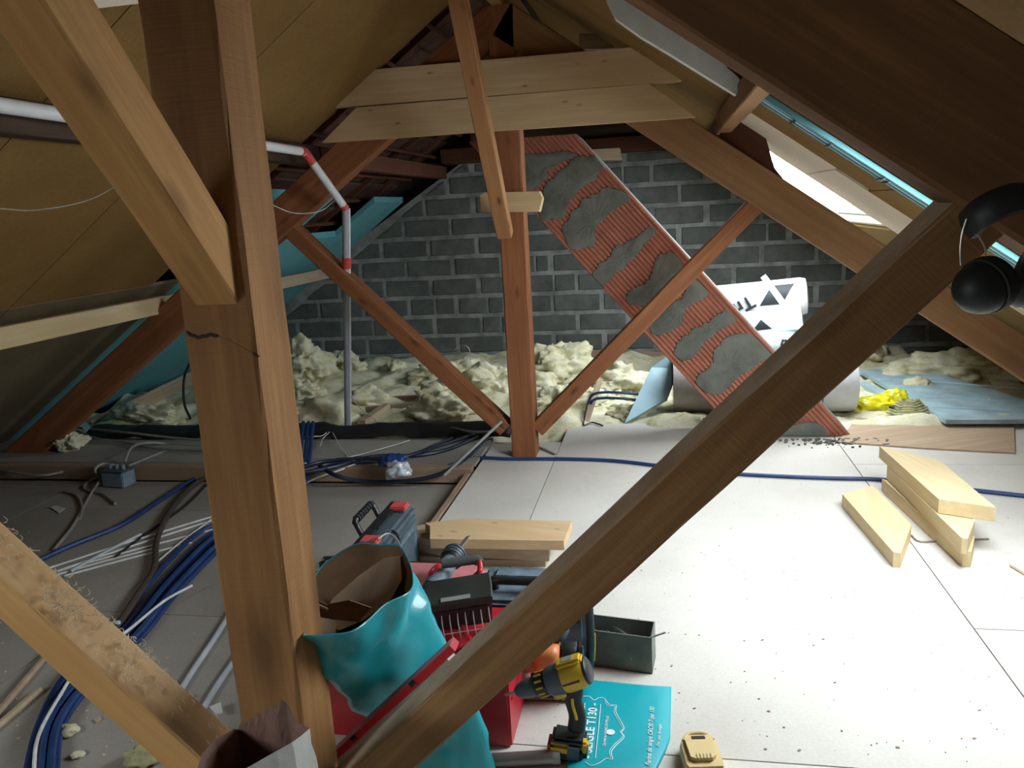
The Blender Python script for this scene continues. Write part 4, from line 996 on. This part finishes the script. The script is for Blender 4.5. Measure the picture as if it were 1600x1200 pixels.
# red and grey straightedge leaning along the brace
a = P(710, 1006, Y=1.64); b_ = P(494, 1206, Y=1.60)
st = thing('spirit_level', 'long red and grey straightedge leaning along the right brace in front of the sack', 'level', b_)
d = (a-b_).normalized()
beam('red_rail', b_, a, .045, .020, 'red_paint', st, up=tuple(V((-d.z, 0, d.x))*(1 if d.x > 0 else -1)), bev=.002)
sh = V((d.z, 0, -d.x)); sh = sh if sh.z < 0 else -sh
beam('grey_face', b_+sh*.021, a+sh*.021-d*.03, .040, .022, 'grey_label', st, up=tuple(-sh), bev=.001)
for f in (.30, .72): beam('dark_window', b_+(a-b_)*f+V((0, -.0235, .0))-sh*.004, b_+(a-b_)*(f+.03)+V((0, -.0235, 0))-sh*.004, .003, .014, 'black_plastic', st, up=tuple(-sh))
# orange power tool
og = thing('power_saw', 'orange and black power tool lying behind the yellow drill', 'power tool', M=axes((-.365, 2.24, 0), (1, .05, 0)))
def rbox(mb, c, d, nseg=5, p=.6):
    c = V(c); rings = []
    for i in range(nseg*2+1):
        t = -1+i/nseg; k = (1-abs(t)**4)**.5*.999+.05
        rings.append([c+V((d[0]/2*t, d[1]/2*k*abs(cos(a))**p*(1 if cos(a) > 0 else -1), d[2]/2*k*abs(sin(a))**p*(1 if sin(a) > 0 else -1))) for a in [2*pi*j/20+.01 for j in range(20)]])
    return mb.loft(rings)
rbox(MB(), (-.005, 0, .125), (.095, .11, .10)).build('motor_housing', 'orange_plastic', og, smooth='all')
rbox(MB(), (-.075, 0, .10), (.09, .055, .045)).build('orange_handle', 'orange_plastic', og, smooth='all')
MB().tube(smooth_pts([(-.05, .0, .145), (-.075, 0, .155), (-.11, 0, .12), (-.13, 0, .08)], 4), .013, 10).build('grip_loop', 'orange_plastic', og, smooth=True)
MB().lathe([(0, .048), (.01, .052), (.045, .052), (.055, .045)], (.042, 0, .12), (1, 0, 0), 20).build('black_collar', 'black_plastic', og, smooth=True)
rbox(MB(), (.0, .03, .20), (.13, .07, .06)).build('gear_cap', 'slate_plastic', og, smooth='all')
for x in (-.03, .02): MB().lathe([(0, .007), (.012, .006)], (x, .01, .222), (0, 0, 1), 10).build('cap_screw', 'black_plastic', og)
MB().tube(smooth_pts([(-.01, .02, .245), (.055, .02, .243), (.07, .02, .238), (.04, .01, .215)], 4), .0045, 8).build('steel_bracket', 'steel', og, smooth=True)
MB().box((-.02, 0, .012), (.19, .11, .006), bev=.002).build('base_plate', 'dull_steel', og)
MB().box((-.01, 0, .045), (.10, .06, .07), bev=.01).build('lower_guard', 'black_plastic', og)
MB().lathe([(0, .062), (.006, .064), (.010, .05), (.012, .02)], (.09, .0, .11), (1, 0, 0), 26).build('end_disc', 'black_plastic', og, smooth=True)
for k in range(10): MB().tube([V((.103, cos(k*.63)*.024, .11+sin(k*.63)*.024)), V((.103, cos(k*.63+.2)*.05, .11+sin(k*.63+.2)*.05))], .003, 5).build('vent_rib', 'slate_plastic', og)
# standing black rubber hose
hz = thing('rubber_hose', 'black rubber hose with a yellow streak standing beside the grey open box', 'hose', (-.24, 2.3, 0))
hp = [P(916, 900, Y=2.10), P(920, 950, Y=2.16), P(923, 1000, Y=2.22), P(921, 1040, Y=2.27), P(917, 1068, Y=2.28)]
hs = smooth_pts(hp, 8); MB().tube(hs, .0135, 12).build('hose_body', 'black_rubber', hz, I4, smooth=True)
MB().tube([p+V((.0125, -.004, 0)) for p in hs[14:23]], .003, 6).build('yellow_streak', 'yellow_plastic', hz, I4)
# grey open box with screws and a threaded rod
q = [V((-.04, 2.475, 0)), V((-.05, 2.37, 0)), V((-.33, 2.415, 0)), V((-.32, 2.52, 0))]
gx_ = thing('open_box', 'grey open-topped box of screws on the bright floor', 'box', (sum(q, V())/4))
for i, nm in enumerate(('side_wall', 'front_wall', 'side_wall', 'rear_wall')):
    a, b_ = q[i], q[(i+1) % 4]; nrm = V((0, 0, 1)).cross(b_-a).normalized()*.004
    c_ = (q[0]+q[1]+q[2]+q[3])/4; nrm = nrm if (c_-a).dot(nrm) > 0 else -nrm
    world(MB().prism([a, b_, b_+nrm, a+nrm], (0, 0, .13)), nm, 'cement', gx_)
world(MB().prism(q, (0, 0, .004)), 'box_floor', 'cement', gx_)
sc = MB(); rr = random.Random(9)
for k in range(160):
    u_, v_ = rr.uniform(.06, .94), rr.uniform(.1, .9)
    c_ = (q[0]*(1-v_)+q[1]*v_)*(1-u_)+(q[3]*(1-v_)+q[2]*v_)*u_ + V((0, 0, .02+.10*u_*rr.uniform(.75, 1.05)))
    dd_ = V((rr.uniform(-1, 1), rr.uniform(-1, 1), rr.uniform(-.5, .5))).normalized()*.016
    sc.tube([c_-dd_, c_+dd_], [.0025, .001], 5)
o = world(sc, 'screws', 'steel'); tag(o, 'heap of small bright screws inside the grey open box', 'screws', kind='stuff')
o = world(MB().prism([q[0]*.1+q[3]*.9+V((0, -.02, .005)), q[1]*.1+q[2]*.9+V((0, .02, .005)), q[1]*.8+q[2]*.2+V((0, .02, .005)), q[0]*.8+q[3]*.2+V((0, -.02, .005))], (0, 0, .02)), 'screw_tray', 'dull_steel'); tag(o, 'layer of dull nails covering the bottom of the grey open box', 'nails')
a, b_ = P(1006, 1000, Z=.115), P(1040, 988, Z=.150)
rings = []
rod = thing('threaded_rod', 'short threaded rod resting across the rim of the grey open box', 'rod', (a+b_)/2)
MB().lathe([((b_-a).length*k/40, .0042 if k % 2 else .0028) for k in range(41)], a-(b_-a)*0, b_-a, 8).build('rod_body', 'steel', rod, I4)
o = MB().tube([P(958, 978, Z=.10), P(980, 992, Z=.12)], .003, 6).build('long_screw', 'steel', None, I4); tag(o, 'long screw sticking up inside the grey open box', 'screw')
# steel pipe at the lower edge
pp = thing('steel_pipe', 'dull grey pipe end lying below the yellow drill', 'pipe', P(820, 1185, Z=.02))
a, b_ = P(700, 1192, Z=.022), P(872, 1182, Z=.022)
MB().tube([a, b_], .019, 16).build('pipe_body', 'dull_steel', pp, I4, smooth=True)
MB().lathe([(0, .0195), (.012, .0205), (.02, .0195)], b_-(b_-a).normalized()*.015, b_-a, 16).build('pipe_collar', 'grey_label', pp, I4, smooth=True)
# cordless drill
DY = 1.95
def D(u, v): return P(u, v, Y=DY)
dl = thing('cordless_drill', 'yellow and black cordless drill standing on its battery beside the teal flour bag', 'drill', D(888, 1190))
tip, back = D(806, 1081), D(921, 1046); ax = (back-tip).normalized(); Ld = (back-tip).length
def seg(pr_, nm, mt, n=24): return MB().lathe([(h*Ld, r) for h, r in pr_], tip, ax, n).build(nm, mt, dl, I4, smooth=True)
seg([(-.16, .001), (-.15, .0035), (.05, .0035)], 'drill_bit', 'dull_steel', 8)
seg([(0, .010), (.05, .019), (.12, .025), (.26, .0275), (.28, .026)], 'chuck', 'drill_grey')
cl = seg([(.28, .031), (.31, .033), (.42, .034), (.45, .031)], 'clutch_ring', 'black_plastic')
for k in range(12):
    a_ = 2*pi*k/12; u_ = ax.orthogonal().normalized(); w_ = ax.cross(u_); d_ = u_*cos(a_)+w_*sin(a_)
    MB().tube([tip+ax*Ld*.32+d_*.034, tip+ax*Ld*.41+d_*.034], .003, 6).build('ring_ridge', 'yellow_plastic', cl, I4)
seg([(.45, .037), (.48, .041), (.62, .043), (.66, .041)], 'gear_housing', 'drill_grey')
seg([(.66, .042), (.70, .044), (.90, .042), (.96, .037)], 'motor_housing', 'yellow_plastic')
seg([(.95, .038), (.985, .036), (1.01, .026)], 'rear_cap', 'black_plastic')
up_ = V((0, 0, 1)); up_ = (up_-ax*up_.dot(ax)).normalized()
def dbox(c, d, mt, nm, M=None, bev=.006, par=None): return MB().box((0, 0, 0), d, bev=bev).build(nm, mt, par or dl, T(c)@(M or axes((0, 0, 0), ax)), smooth=True)
dbox(tip+ax*Ld*.80+up_*.040, (Ld*.34, .042, .018), 'yellow_plastic', 'top_cover')
dbox(tip+ax*Ld*.79+up_*.047+V((0, -.0, 0)), (Ld*.15, .024, .007), 'grey_label', 'rating_label', bev=.001)
dbox(tip+ax*Ld*.78-up_*.0+V((0, -.0425, 0)), (Ld*.22, .004, .006), 'black_plastic', 'side_slot', bev=.001)
dbox(tip+ax*Ld*.55-up_*.038, (Ld*.20, .040, .026), 'yellow_plastic', 'trigger_housing')
dbox(tip+ax*Ld*.50-up_*.054, (Ld*.08, .022, .026), 'black_rubber', 'trigger', bev=.008)
gp = smooth_pts([tip+ax*Ld*.72-up_*.03, D(896, 1095), D(902, 1118), D(900, 1140)], 5)
rings = []
for i, p in enumerate(gp):
    t = (gp[min(i+1, len(gp)-1)]-gp[max(i-1, 0)]).normalized(); s_ = t.cross(V((0, 1, 0))).normalized()
    wv = .024 if i > 3 else .028
    rings.append([p+s_*wv*cos(a_)+V((0, 1, 0))*.018*sin(a_) for a_ in [2*pi*k/14 for k in range(14)]])
MB().loft(rings).build('grip', 'black_rubber', dl, I4, smooth='all')
MB().tube([p+V((.0, -.0175, 0)) for p in gp[3:11]], .0045, 6).build('grip_stripe', 'yellow_plastic', dl, I4, smooth=True)
bt = D(888, 1162)
dbox(bt+V((.004, 0, .024)), (.095, .070, .022), 'black_plastic', 'battery_shoe', RY(6), bev=.008)
dbox(bt+V((0, 0, -.010)), (.108, .078, .050), 'black_plastic', 'battery_pack', RY(4), bev=.012)
dbox(bt+V((-.020, -.008, .006)), (.070, .066, .034), 'yellow_plastic', 'battery_cover', RY(4), bev=.010)
dbox(bt+V((-.042, -.009, .012)), (.026, .060, .024), 'dark_red_paint', 'battery_side', RY(14), bev=.008)
dbox(bt+V((.048, -.02, .012)), (.022, .03, .035), 'yellow_plastic', 'battery_clip', RY(4), bev=.006)
dbox(bt+V((.018, -.042, .0)), (.034, .006, .040), 'slate_plastic', 'battery_gauge', RY(4), bev=.002)
# flat teal flour bag with its print
fbx = thing('flour_bag', 'flat teal flour bag with white lettering on the floor under the drill', 'bag', P(970, 1130, Z=0))
out = [(905, 1066), (918, 1060), (960, 1064), (1010, 1069), (1049, 1071), (1048, 1110), (1047, 1150), (1040, 1170), (1018, 1215), (950, 1222), (880, 1222), (888, 1180), (900, 1130), (903, 1090)]
top = [P(u, v, Z=.012) for u, v in out]; c = sum(top, V())/len(top)
rings = [[V((p.x, p.y, .001)) for p in top], [p+V((0, 0, -.004)) for p in top], [p+(c-p)*.04 for p in top], [p+(c-p)*.3+V((0, 0, .003)) for p in top], [p+(c-p)*.75+V((0, 0, .003)) for p in top]]
world(MB().loft(rings), 'paper_bag', 'teal_print', fbx, smooth='all')
ZT = .0163
def fline(pix, r=.0011, nm='print_line', closed=False):
    pts = smooth_pts([P(u, v, Z=ZT) for u, v in pix], 5); MB().tube(pts, r, 4, flat=.4).build(nm, 'print_white', fbx, I4)
SH = [(911, 1088), (921, 1088), (928, 1094), (936, 1090), (945, 1092), (952, 1101), (963, 1102), (962, 1112), (972, 1130), (975, 1138), (971, 1144), (975, 1152), (962, 1165), (955, 1175), (957, 1186), (947, 1185), (938, 1191), (925, 1196), (914, 1190)]
fline(SH, nm='crest_outline'); fline([(u-(2.5 if u > 945 else .5), v+(1.5 if v < 1140 else -1.5)) for u, v in SH[4:15]], .0007, 'crest_outline')
fline([(914, 1098), (912, 1115), (909, 1132)]); fline([(938.5, 1101), (934, 1150), (930, 1185)])
cc = P(954, 1144, Z=ZT); MB().lathe([(0, .0125), (.0008, .0125)], cc, (0, 0, 1), 24).build('crest_seal', 'print_white', fbx, I4)
def ftext(s, a, b_, h, bold=False, sh=0, nm='lettering'):
    a3, b3 = P(*a, Z=ZT), P(*b_, Z=ZT); Mx = axes((a3+b3)/2, b3-a3)
    o = text_mesh(s, 1.0, 'print_white', nm, fbx, I4.copy(), extrude=.01, bold=bold, shear=sh)
    xs = [v.co.x for v in o.data.vertices]; wdt = max(xs)-min(xs)
    Mx = Mx@Matrix.Diagonal((( b3-a3).length/wdt, h, .06, 1))
    o.matrix_basis = Mx; return o
ftext('- SEIGLE T130 -', (917, 1185), (928, 1099), .036, True)
ftext('GRAINS & FARINE DE MEULE', (944, 1166), (949, 1119), .012)
ftext('FC', (953, 1148), (955, 1140), .012).data.materials[0] = MATS['teal_print']
bpy.data.objects[fbx.children[-1].name].location.z += .0012
ftext('Farine de seigle CRC\u00ae Type 130', (1013, 1196), (1019, 1105), .020, sh=.25)
ftext('Pour pain de seigle', (1028, 1166), (1031, 1132), .014, sh=.25)
# beige battery / charger
bc = thing('drill_battery', 'beige battery pack lying alone on the bright floor at the bottom edge', 'battery', M=T(P(1096, 1197, Z=0))@RZ(9))
rings = []
for z, k in ((0, .94), (.012, 1.0), (.034, 1.0), (.046, .93)):
    rings.append([V((x*.052*k, y*k, z)) for x, y in ((-1, -.05), (-1, .035), (-.82, .062), (-.45, .078), (0, .083), (.45, .078), (.82, .062), (1, .035), (1, -.05), (.9, -.065), (-.9, -.065))])
MB().loft(rings).build('battery_case', 'beige_plastic', bc, smooth=True)
MB().prism([(-.035, -.035, .044), (-.038, .035, .044), (-.030, .052, .044), (.032, .052, .044), (.038, .035, .044), (.033, -.03, .044), (.022, -.042, .044), (-.024, -.042, .044)], (0, 0, .014)).build('raised_plate', 'beige_plastic', bc)
MB().box((.0, .040, .0585), (.036, .011, .003)).build('dark_slot', 'black_plastic', bc)
for k in range(5): MB().box((-.018+.009*k, -.036, .0585), (.0025, .018, .003)).build('rail_fin', 'khaki_coil', bc)
MB().tube(smooth_pts([(-.04, .045, .046), (-.02, .068, .05), (.02, .068, .05), (.043, .045, .046)], 5), .005, 8).build('rim', 'beige_plastic', bc, smooth=True)

# ================================================================ SACKS
def ringpts(keys, n=48):
    pts = smooth_pts([V(k) for k in keys]+[V(keys[0])], 12)[:-1]
    ls = [0]
    for i in range(len(pts)): ls.append(ls[-1]+(pts[(i+1) % len(pts)]-pts[i]).length)
    out = []; j = 0
    for k in range(n):
        s_ = ls[-1]*k/n
        while ls[j+1] < s_: j += 1
        f = (s_-ls[j])/(ls[j+1]-ls[j]+1e-9); out.append(pts[j]*(1-f)+pts[(j+1) % len(pts)]*f)
    return out
sk = thing('paper_sack', 'big open teal paper sack with brown lining leaning beside the near post', 'sack', (-.62, 1.78, 0))
rim = [P(474, 995, Y=1.45), P(510, 993, Y=1.46), P(548, 988, Y=1.49), P(575, 970, Y=1.54), P(602, 945, Y=1.60), P(640, 925, Y=1.67), P(645, 900, Y=1.76), P(636, 872, Y=1.84), P(622, 853, Y=1.90), P(592, 852, Y=1.95), P(560, 850, Y=1.97), P(525, 868, Y=1.95), P(497, 893, Y=1.90), P(487, 925, Y=1.82), P(481, 962, Y=1.62)]
def midring(frac, Lp, Rp, yl, yr, dep):
    """flattened ring between a left and a right silhouette point"""
    a, b_ = P(*Lp, Y=yl), P(*Rp, Y=yr); c = (a+b_)/2; h = (b_-a)/2; dv = V((-h.z*.0, 1, .25)).normalized()*dep
    out = []
    for k in range(15):
        an = pi - 2*pi*k/15*-1
        out.append(c+h*cos(an)+dv*sin(an))
    return out
keys = [(0, rim)]
R_ = [ringpts(rim)]
def align(r0, r1):
    n = len(r0); best = min(range(n), key=lambda s: sum((r0[i]-r1[(i+s) % n]).length for i in range(0, n, 4)))
    return r1[best:]+r1[:best]
for (Lp, Rp, yl, yr, dep) in (((498, 1045), (672, 935), 1.56, 1.80, .075), ((526, 1085), (697, 990), 1.62, 1.80, .055), ((566, 1112), (722, 1048), 1.72, 1.80, .05), ((598, 1150), (748, 1105), 1.75, 1.80, .045), ((616, 1188), (765, 1150), 1.76, 1.80, .045), ((630, 1235), (785, 1215), 1.77, 1.80, .04)):
    rg = ringpts(midring(0, Lp, Rp, yl, yr, dep)); r2 = align(R_[-1], rg); rg_rev = rg[::-1]; r3 = align(R_[-1], rg_rev)
    d2 = sum((a-b_).length for a, b_ in zip(R_[-1], r2)); d3 = sum((a-b_).length for a, b_ in zip(R_[-1], r3))
    R_.append(r2 if d2 < d3 else r3)
# subdivide rings and crumple
def subd(R, k=5):
    out = []
    for i in range(len(R)-1):
        for j in range(k):
            t = j/k; out.append([a.lerp(b_, t) for a, b_ in zip(R[i], R[i+1])])
    out.append(R[-1]); return out
def crumple(R, amp, sc_=9, seed=0, keep=1):
    out = []
    for i, r in enumerate(R):
        c = sum(r, V())/len(r); o_ = []
        for p in r:
            d = (p-c).normalized(); k = amp*(0 if i < keep else 1)
            o_.append(p+d*k*(noise.noise(V((p.x*sc_, p.y*sc_, p.z*sc_*.6+seed)))+.9*abs(noise.noise(V((p.x*sc_*2.1, p.y*sc_, p.z*sc_*1.3+seed))))-.35))
        out.append(o_)
    return out
Rs = crumple(subd(R_), .020, 9, 3)
o = MB().loft(Rs, caps=(False, True)).build('teal_outer', 'teal_paper', sk, I4, smooth='all')
def inset(R, d):
    out = []
    for r in R:
        c = sum(r, V())/len(r); out.append([p+(c-p).normalized()*d for p in r])
    return out
Ri = inset(Rs[:24], .005); Ri[0] = [p+(q_-p)*.0 for p, q_ in zip(Rs[0], Ri[0])]
MB().loft(Ri, caps=(False, True)).build('kraft_lining', 'kraft_paper', sk, I4, smooth='all')
fp = [P(500, 968, Y=1.70), P(520, 935, Y=1.76), P(560, 900, Y=1.80), P(600, 872, Y=1.86), P(625, 868, Y=1.86), P(628, 905, Y=1.80), P(612, 935, Y=1.72), P(570, 968, Y=1.67), P(530, 985, Y=1.66)]
c = sum(fp, V())/len(fp)
MB().loft([fp, [p.lerp(c, .5)+V((0, .015, -.02)) for p in fp], [p.lerp(c, .97)+V((0, .02, -.03)) for p in fp]], caps=(False, True)).build('folded_flap', 'kraft_fold', sk, I4, smooth='all')
fl2 = [P(487, 962, Y=1.66), P(482, 930, Y=1.68), P(510, 945, Y=1.64), P(545, 938, Y=1.63), P(580, 950, Y=1.63), P(560, 972, Y=1.62), P(520, 968, Y=1.62)]
MB().prism(fl2, (0, .004, .0)).build('torn_flap', 'kraft_paper', sk, I4)
MB().tube(smooth_pts([P(481, 932, Y=1.655), P(495, 944, Y=1.635), P(512, 952, Y=1.625)], 4), .003, 6).build('torn_edge', 'grey_pine', sk, I4)
MB().tube(smooth_pts([p+V((0, 0, .001)) for p in rim]+[rim[0]], 6), .0022, 5).build('cut_rim', 'teal_paper', sk, I4)
# light paper bag in the foreground
pb = thing('paper_bag', 'torn white and brown paper bag at the bottom edge before the near post', 'bag', (-.72, 1.15, 0))
RT = [P(330, 1215, Y=1.06), P(385, 1200, Y=1.05), P(456, 1160, Y=1.08), P(470, 1150, Y=1.12), P(484, 1138, Y=1.18), P(464, 1129, Y=1.22), P(446, 1093, Y=1.29), P(408, 1113, Y=1.30), P(371, 1136, Y=1.30), P(335, 1156, Y=1.24), P(316, 1178, Y=1.17), P(306, 1208, Y=1.10)]
def lin(keys, m=6):
    out = []
    for i in range(len(keys)):
        for j in range(m): out.append(keys[i].lerp(keys[(i+1) % len(keys)], j/m))
    return out
top = lin(RT)
for i in range(len(top)):
    f = i/6
    if 6 <= f <= 8: top[i] = top[i]+V((0, 0, .006*(1 if i % 2 else -1)))
cen = sum(top, V())/len(top)
R2 = [top]
for z_, k in ((-.06, 1.01), (-.16, 1.06), (-.34, 1.10), (-.60, 1.12)):
    R2.append([V((cen.x+(p.x-cen.x)*k+.03*(-z_), cen.y+(p.y-cen.y)*k, max(.002, p.z+z_ if z_ > -.55 else .002))) for p in top])
R2 = crumple(subd(R2, 4), .008, 12, 5)
MB().loft(R2, caps=(False, True)).build('white_outer', 'white_paper', pb, I4)
Ri = inset(R2[:10], .004); Ri[0] = R2[0]
MB().loft(Ri, caps=(False, True)).build('brown_lining', 'mauve_kraft', pb, I4)

# ================================================================ EAR DEFENDERS
ed = thing('ear_defenders', 'black ear defenders hanging from the top end of the right brace', 'ear defenders', P(1560, 330, Y=1.36))
def cup(c, r, d, nm):
    c = V(c); d = V(d).normalized()
    o = MB().lathe([(-.046, r*.03), (-.0445, r*.3), (-.039, r*.54), (-.030, r*.77), (-.018, r*.93), (-.004, r)], c, d, 28).build(nm, 'ear_black', ed, I4, smooth=True)
    o.scale = (1, 1, 1)
    MB().lathe([(.004, r*1.03), (.012, r*1.08), (.022, r*1.02), (.026, r*.78), (.018, r*.5), (.010, r*.45)], c, d, 28).build('cushion', 'black_rubber', ed, I4, smooth=True)
    MB().tube([c+(d.orthogonal().normalized()*cos(a_)+d.cross(d.orthogonal().normalized())*sin(a_))*r*1.02 for a_ in [2*pi*k/28 for k in range(29)]], .0022, 6).build('rim_seam', 'lamp_black', ed, I4, smooth=True)
cup(P(1537, 448, Y=1.30), .040, (.75, .45, .25), 'ear_cup')
cup(P(1617, 436, Y=1.34), .044, (-.8, .2, .2), 'ear_cup')
MB().tube(smooth_pts([P(1512, 352, Y=1.33), P(1530, 335, Y=1.31), P(1560, 318, Y=1.30), P(1600, 308, Y=1.30), P(1650, 318, Y=1.32), P(1680, 350, Y=1.33)], 6), .0125, 10, flat=2.0).build('headband', 'ear_black', ed, I4, smooth=True)
for pts in ([(1510, 342), (1503, 365), (1500, 390), (1501, 415)], [(1529, 340), (1523, 358), (1538, 385), (1543, 420)], [(1640, 330), (1632, 370), (1625, 400)]):
    MB().tube(smooth_pts([P(u, v, Y=1.31) for u, v in pts], 5), .0012, 5).build('wire_arm', 'wire_steel', ed, I4)
# little triangular chip of wood at the brace joint
o = MB().prism([P(1477, 300, Y=1.60), P(1486, 304, Y=1.60), P(1478, 311, Y=1.60)], (0, .01, 0)).build('wood_chip', 'pale_board', None, I4); tag(o, 'tiny pale chip of wood caught where the right brace meets the rafter', 'wood chip')

# ================================================================ LITTER
def flakes(name, label, mat, n, region, size, z=0.0, seed=1, curl=False):
    rr = random.Random(seed); mb = MB()
    for k in range(n):
        u_, v_ = region(rr); p = P(u_, v_, Z=z); s_ = rr.uniform(*size)
        if curl:
            a0 = rr.uniform(0, 6.3); pts = [p+V((cos(a0+t*1.2)*s_*t, sin(a0+t*1.2)*s_*t, .002+.3*s_*sin(t*2))) for t in (0, .4, .8, 1.2)]
            mb.tube(pts, .0009, 4)
        else: mb.box((p.x, p.y, z+.0015), (s_, s_*rr.uniform(.25, .8), .002), RZ(rr.uniform(0, 180)))
    o = mb.build(name, mat, None, I4); return tag(o, label, 'debris', kind='stuff')
flakes('wood_crumbs', 'pale crumbs and shavings scattered over the left floor', 'shaving', 130, lambda r: (r.uniform(0, 340), r.uniform(760, 1200)), (.003, .012), LZ, 2)
flakes('dark_crumbs', 'dark specks scattered over the bright right floor', 'dust', 150, lambda r: (r.uniform(850, 1600), r.uniform(700, 1200)), (.0015, .004), 0, 3)
flakes('dark_splinters', 'little dark splinters on the floor around the beige battery', 'batten_wood', 26, lambda r: (r.uniform(1040, 1560), r.uniform(980, 1190)), (.004, .010), 0, 4)
flakes('pale_crumbs', 'pale crumbs on the floor around the middle offcuts', 'shaving', 60, lambda r: (r.uniform(660, 1250), r.uniform(690, 900)), (.003, .009), 0, 5)
# shavings lying on the top face of the left brace
rr = random.Random(12); mb = MB()
for k in range(230):
    t = rr.choice((rr.gauss(.34, .05), rr.gauss(.62, .07), rr.uniform(0, .95)))
    X_ = -1.56+.56*min(1, max(0, t)); p = V((X_, rr.uniform(1.44, 1.54), -(X_+1.71)+1.008))
    a0 = rr.uniform(0, 6.3); s_ = rr.uniform(.007, .02)
    t1 = V((.707, 0, -.707)); t2 = V((0, 1, 0)); nn_ = V((.707, 0, .707))
    pts = [p+(t1*cos(a0+q_*1.5)+t2*sin(a0+q_*1.5))*s_*q_+nn_*(.001+.25*s_*sin(q_*2)) for q_ in (0, .4, .8, 1.2)]
    mb.tube(pts, .0010, 4)
o = mb.build('brace_shavings', 'shaving', None, I4); tag(o, 'curled wood shavings lying on top of the lower left brace', 'shavings', kind='stuff')
for pix, z, mt, nm, lab in (([(327, 1104), (345, 1097), (348, 1113), (338, 1116)], LZ+.03, 'white_paper', 'card_scrap', 'folded pale card scrap left of the near post'),
      ([(78, 792), (88, 790), (102, 794), (92, 801)], LZ+.006, 'white_paper', 'paper_scrap', 'small white paper scrap on the dim left floor'),
      ([(126, 662), (134, 659), (141, 668), (133, 676)], .10, 'clear_film', 'film_scrap', 'shiny film scrap on the felt at far left'),
      ([(146, 1124), (156, 1118), (160, 1124), (150, 1128)], LZ+.005, 'grey_pine', 'wood_scrap', 'oval wood scrap under the lower left brace'),
      ([(1577, 880), (1604, 896), (1604, 900), (1578, 884)], .006, 'plywood', 'wood_splinter', 'thin wood splinter at the right edge of the floor')):
    o = slab_px(nm, pix, z, .003, mt); tag(o, lab, 'scrap')
o = MB().tube(smooth_pts([P(1424, 836, Z=.006), P(1438, 846, Z=.006), P(1480, 844, Z=.006), P(1545, 842, Z=.006)], 4), .004, 6).build('metal_strip', 'dull_steel', None, I4); tag(o, 'bent metal strip lying under the right-hand offcut stack', 'strip')
for u_, v_, s_, mt, lab in ((108, 1146, .035, 'glass_wool', 'pale fluff tuft near the blue conduits at lower left'), (122, 1183, .022, 'glass_wool', 'small fluff tuft at the lower left corner'), (225, 1190, .06, 'khaki_coil', 'khaki tangle of fibres at the lower left edge'), (185, 985, .016, 'clear_film', 'scrap of clear film on the blue conduit bundle')):
    o = lump(P(u_, v_, Z=LZ)+V((0, 0, s_*.35+(.03 if v_ == 985 else 0))), (s_, s_*.7, s_*.45), u_, det=3, mat=mt, name='fluff_tuft'); tag(o, lab, 'debris')
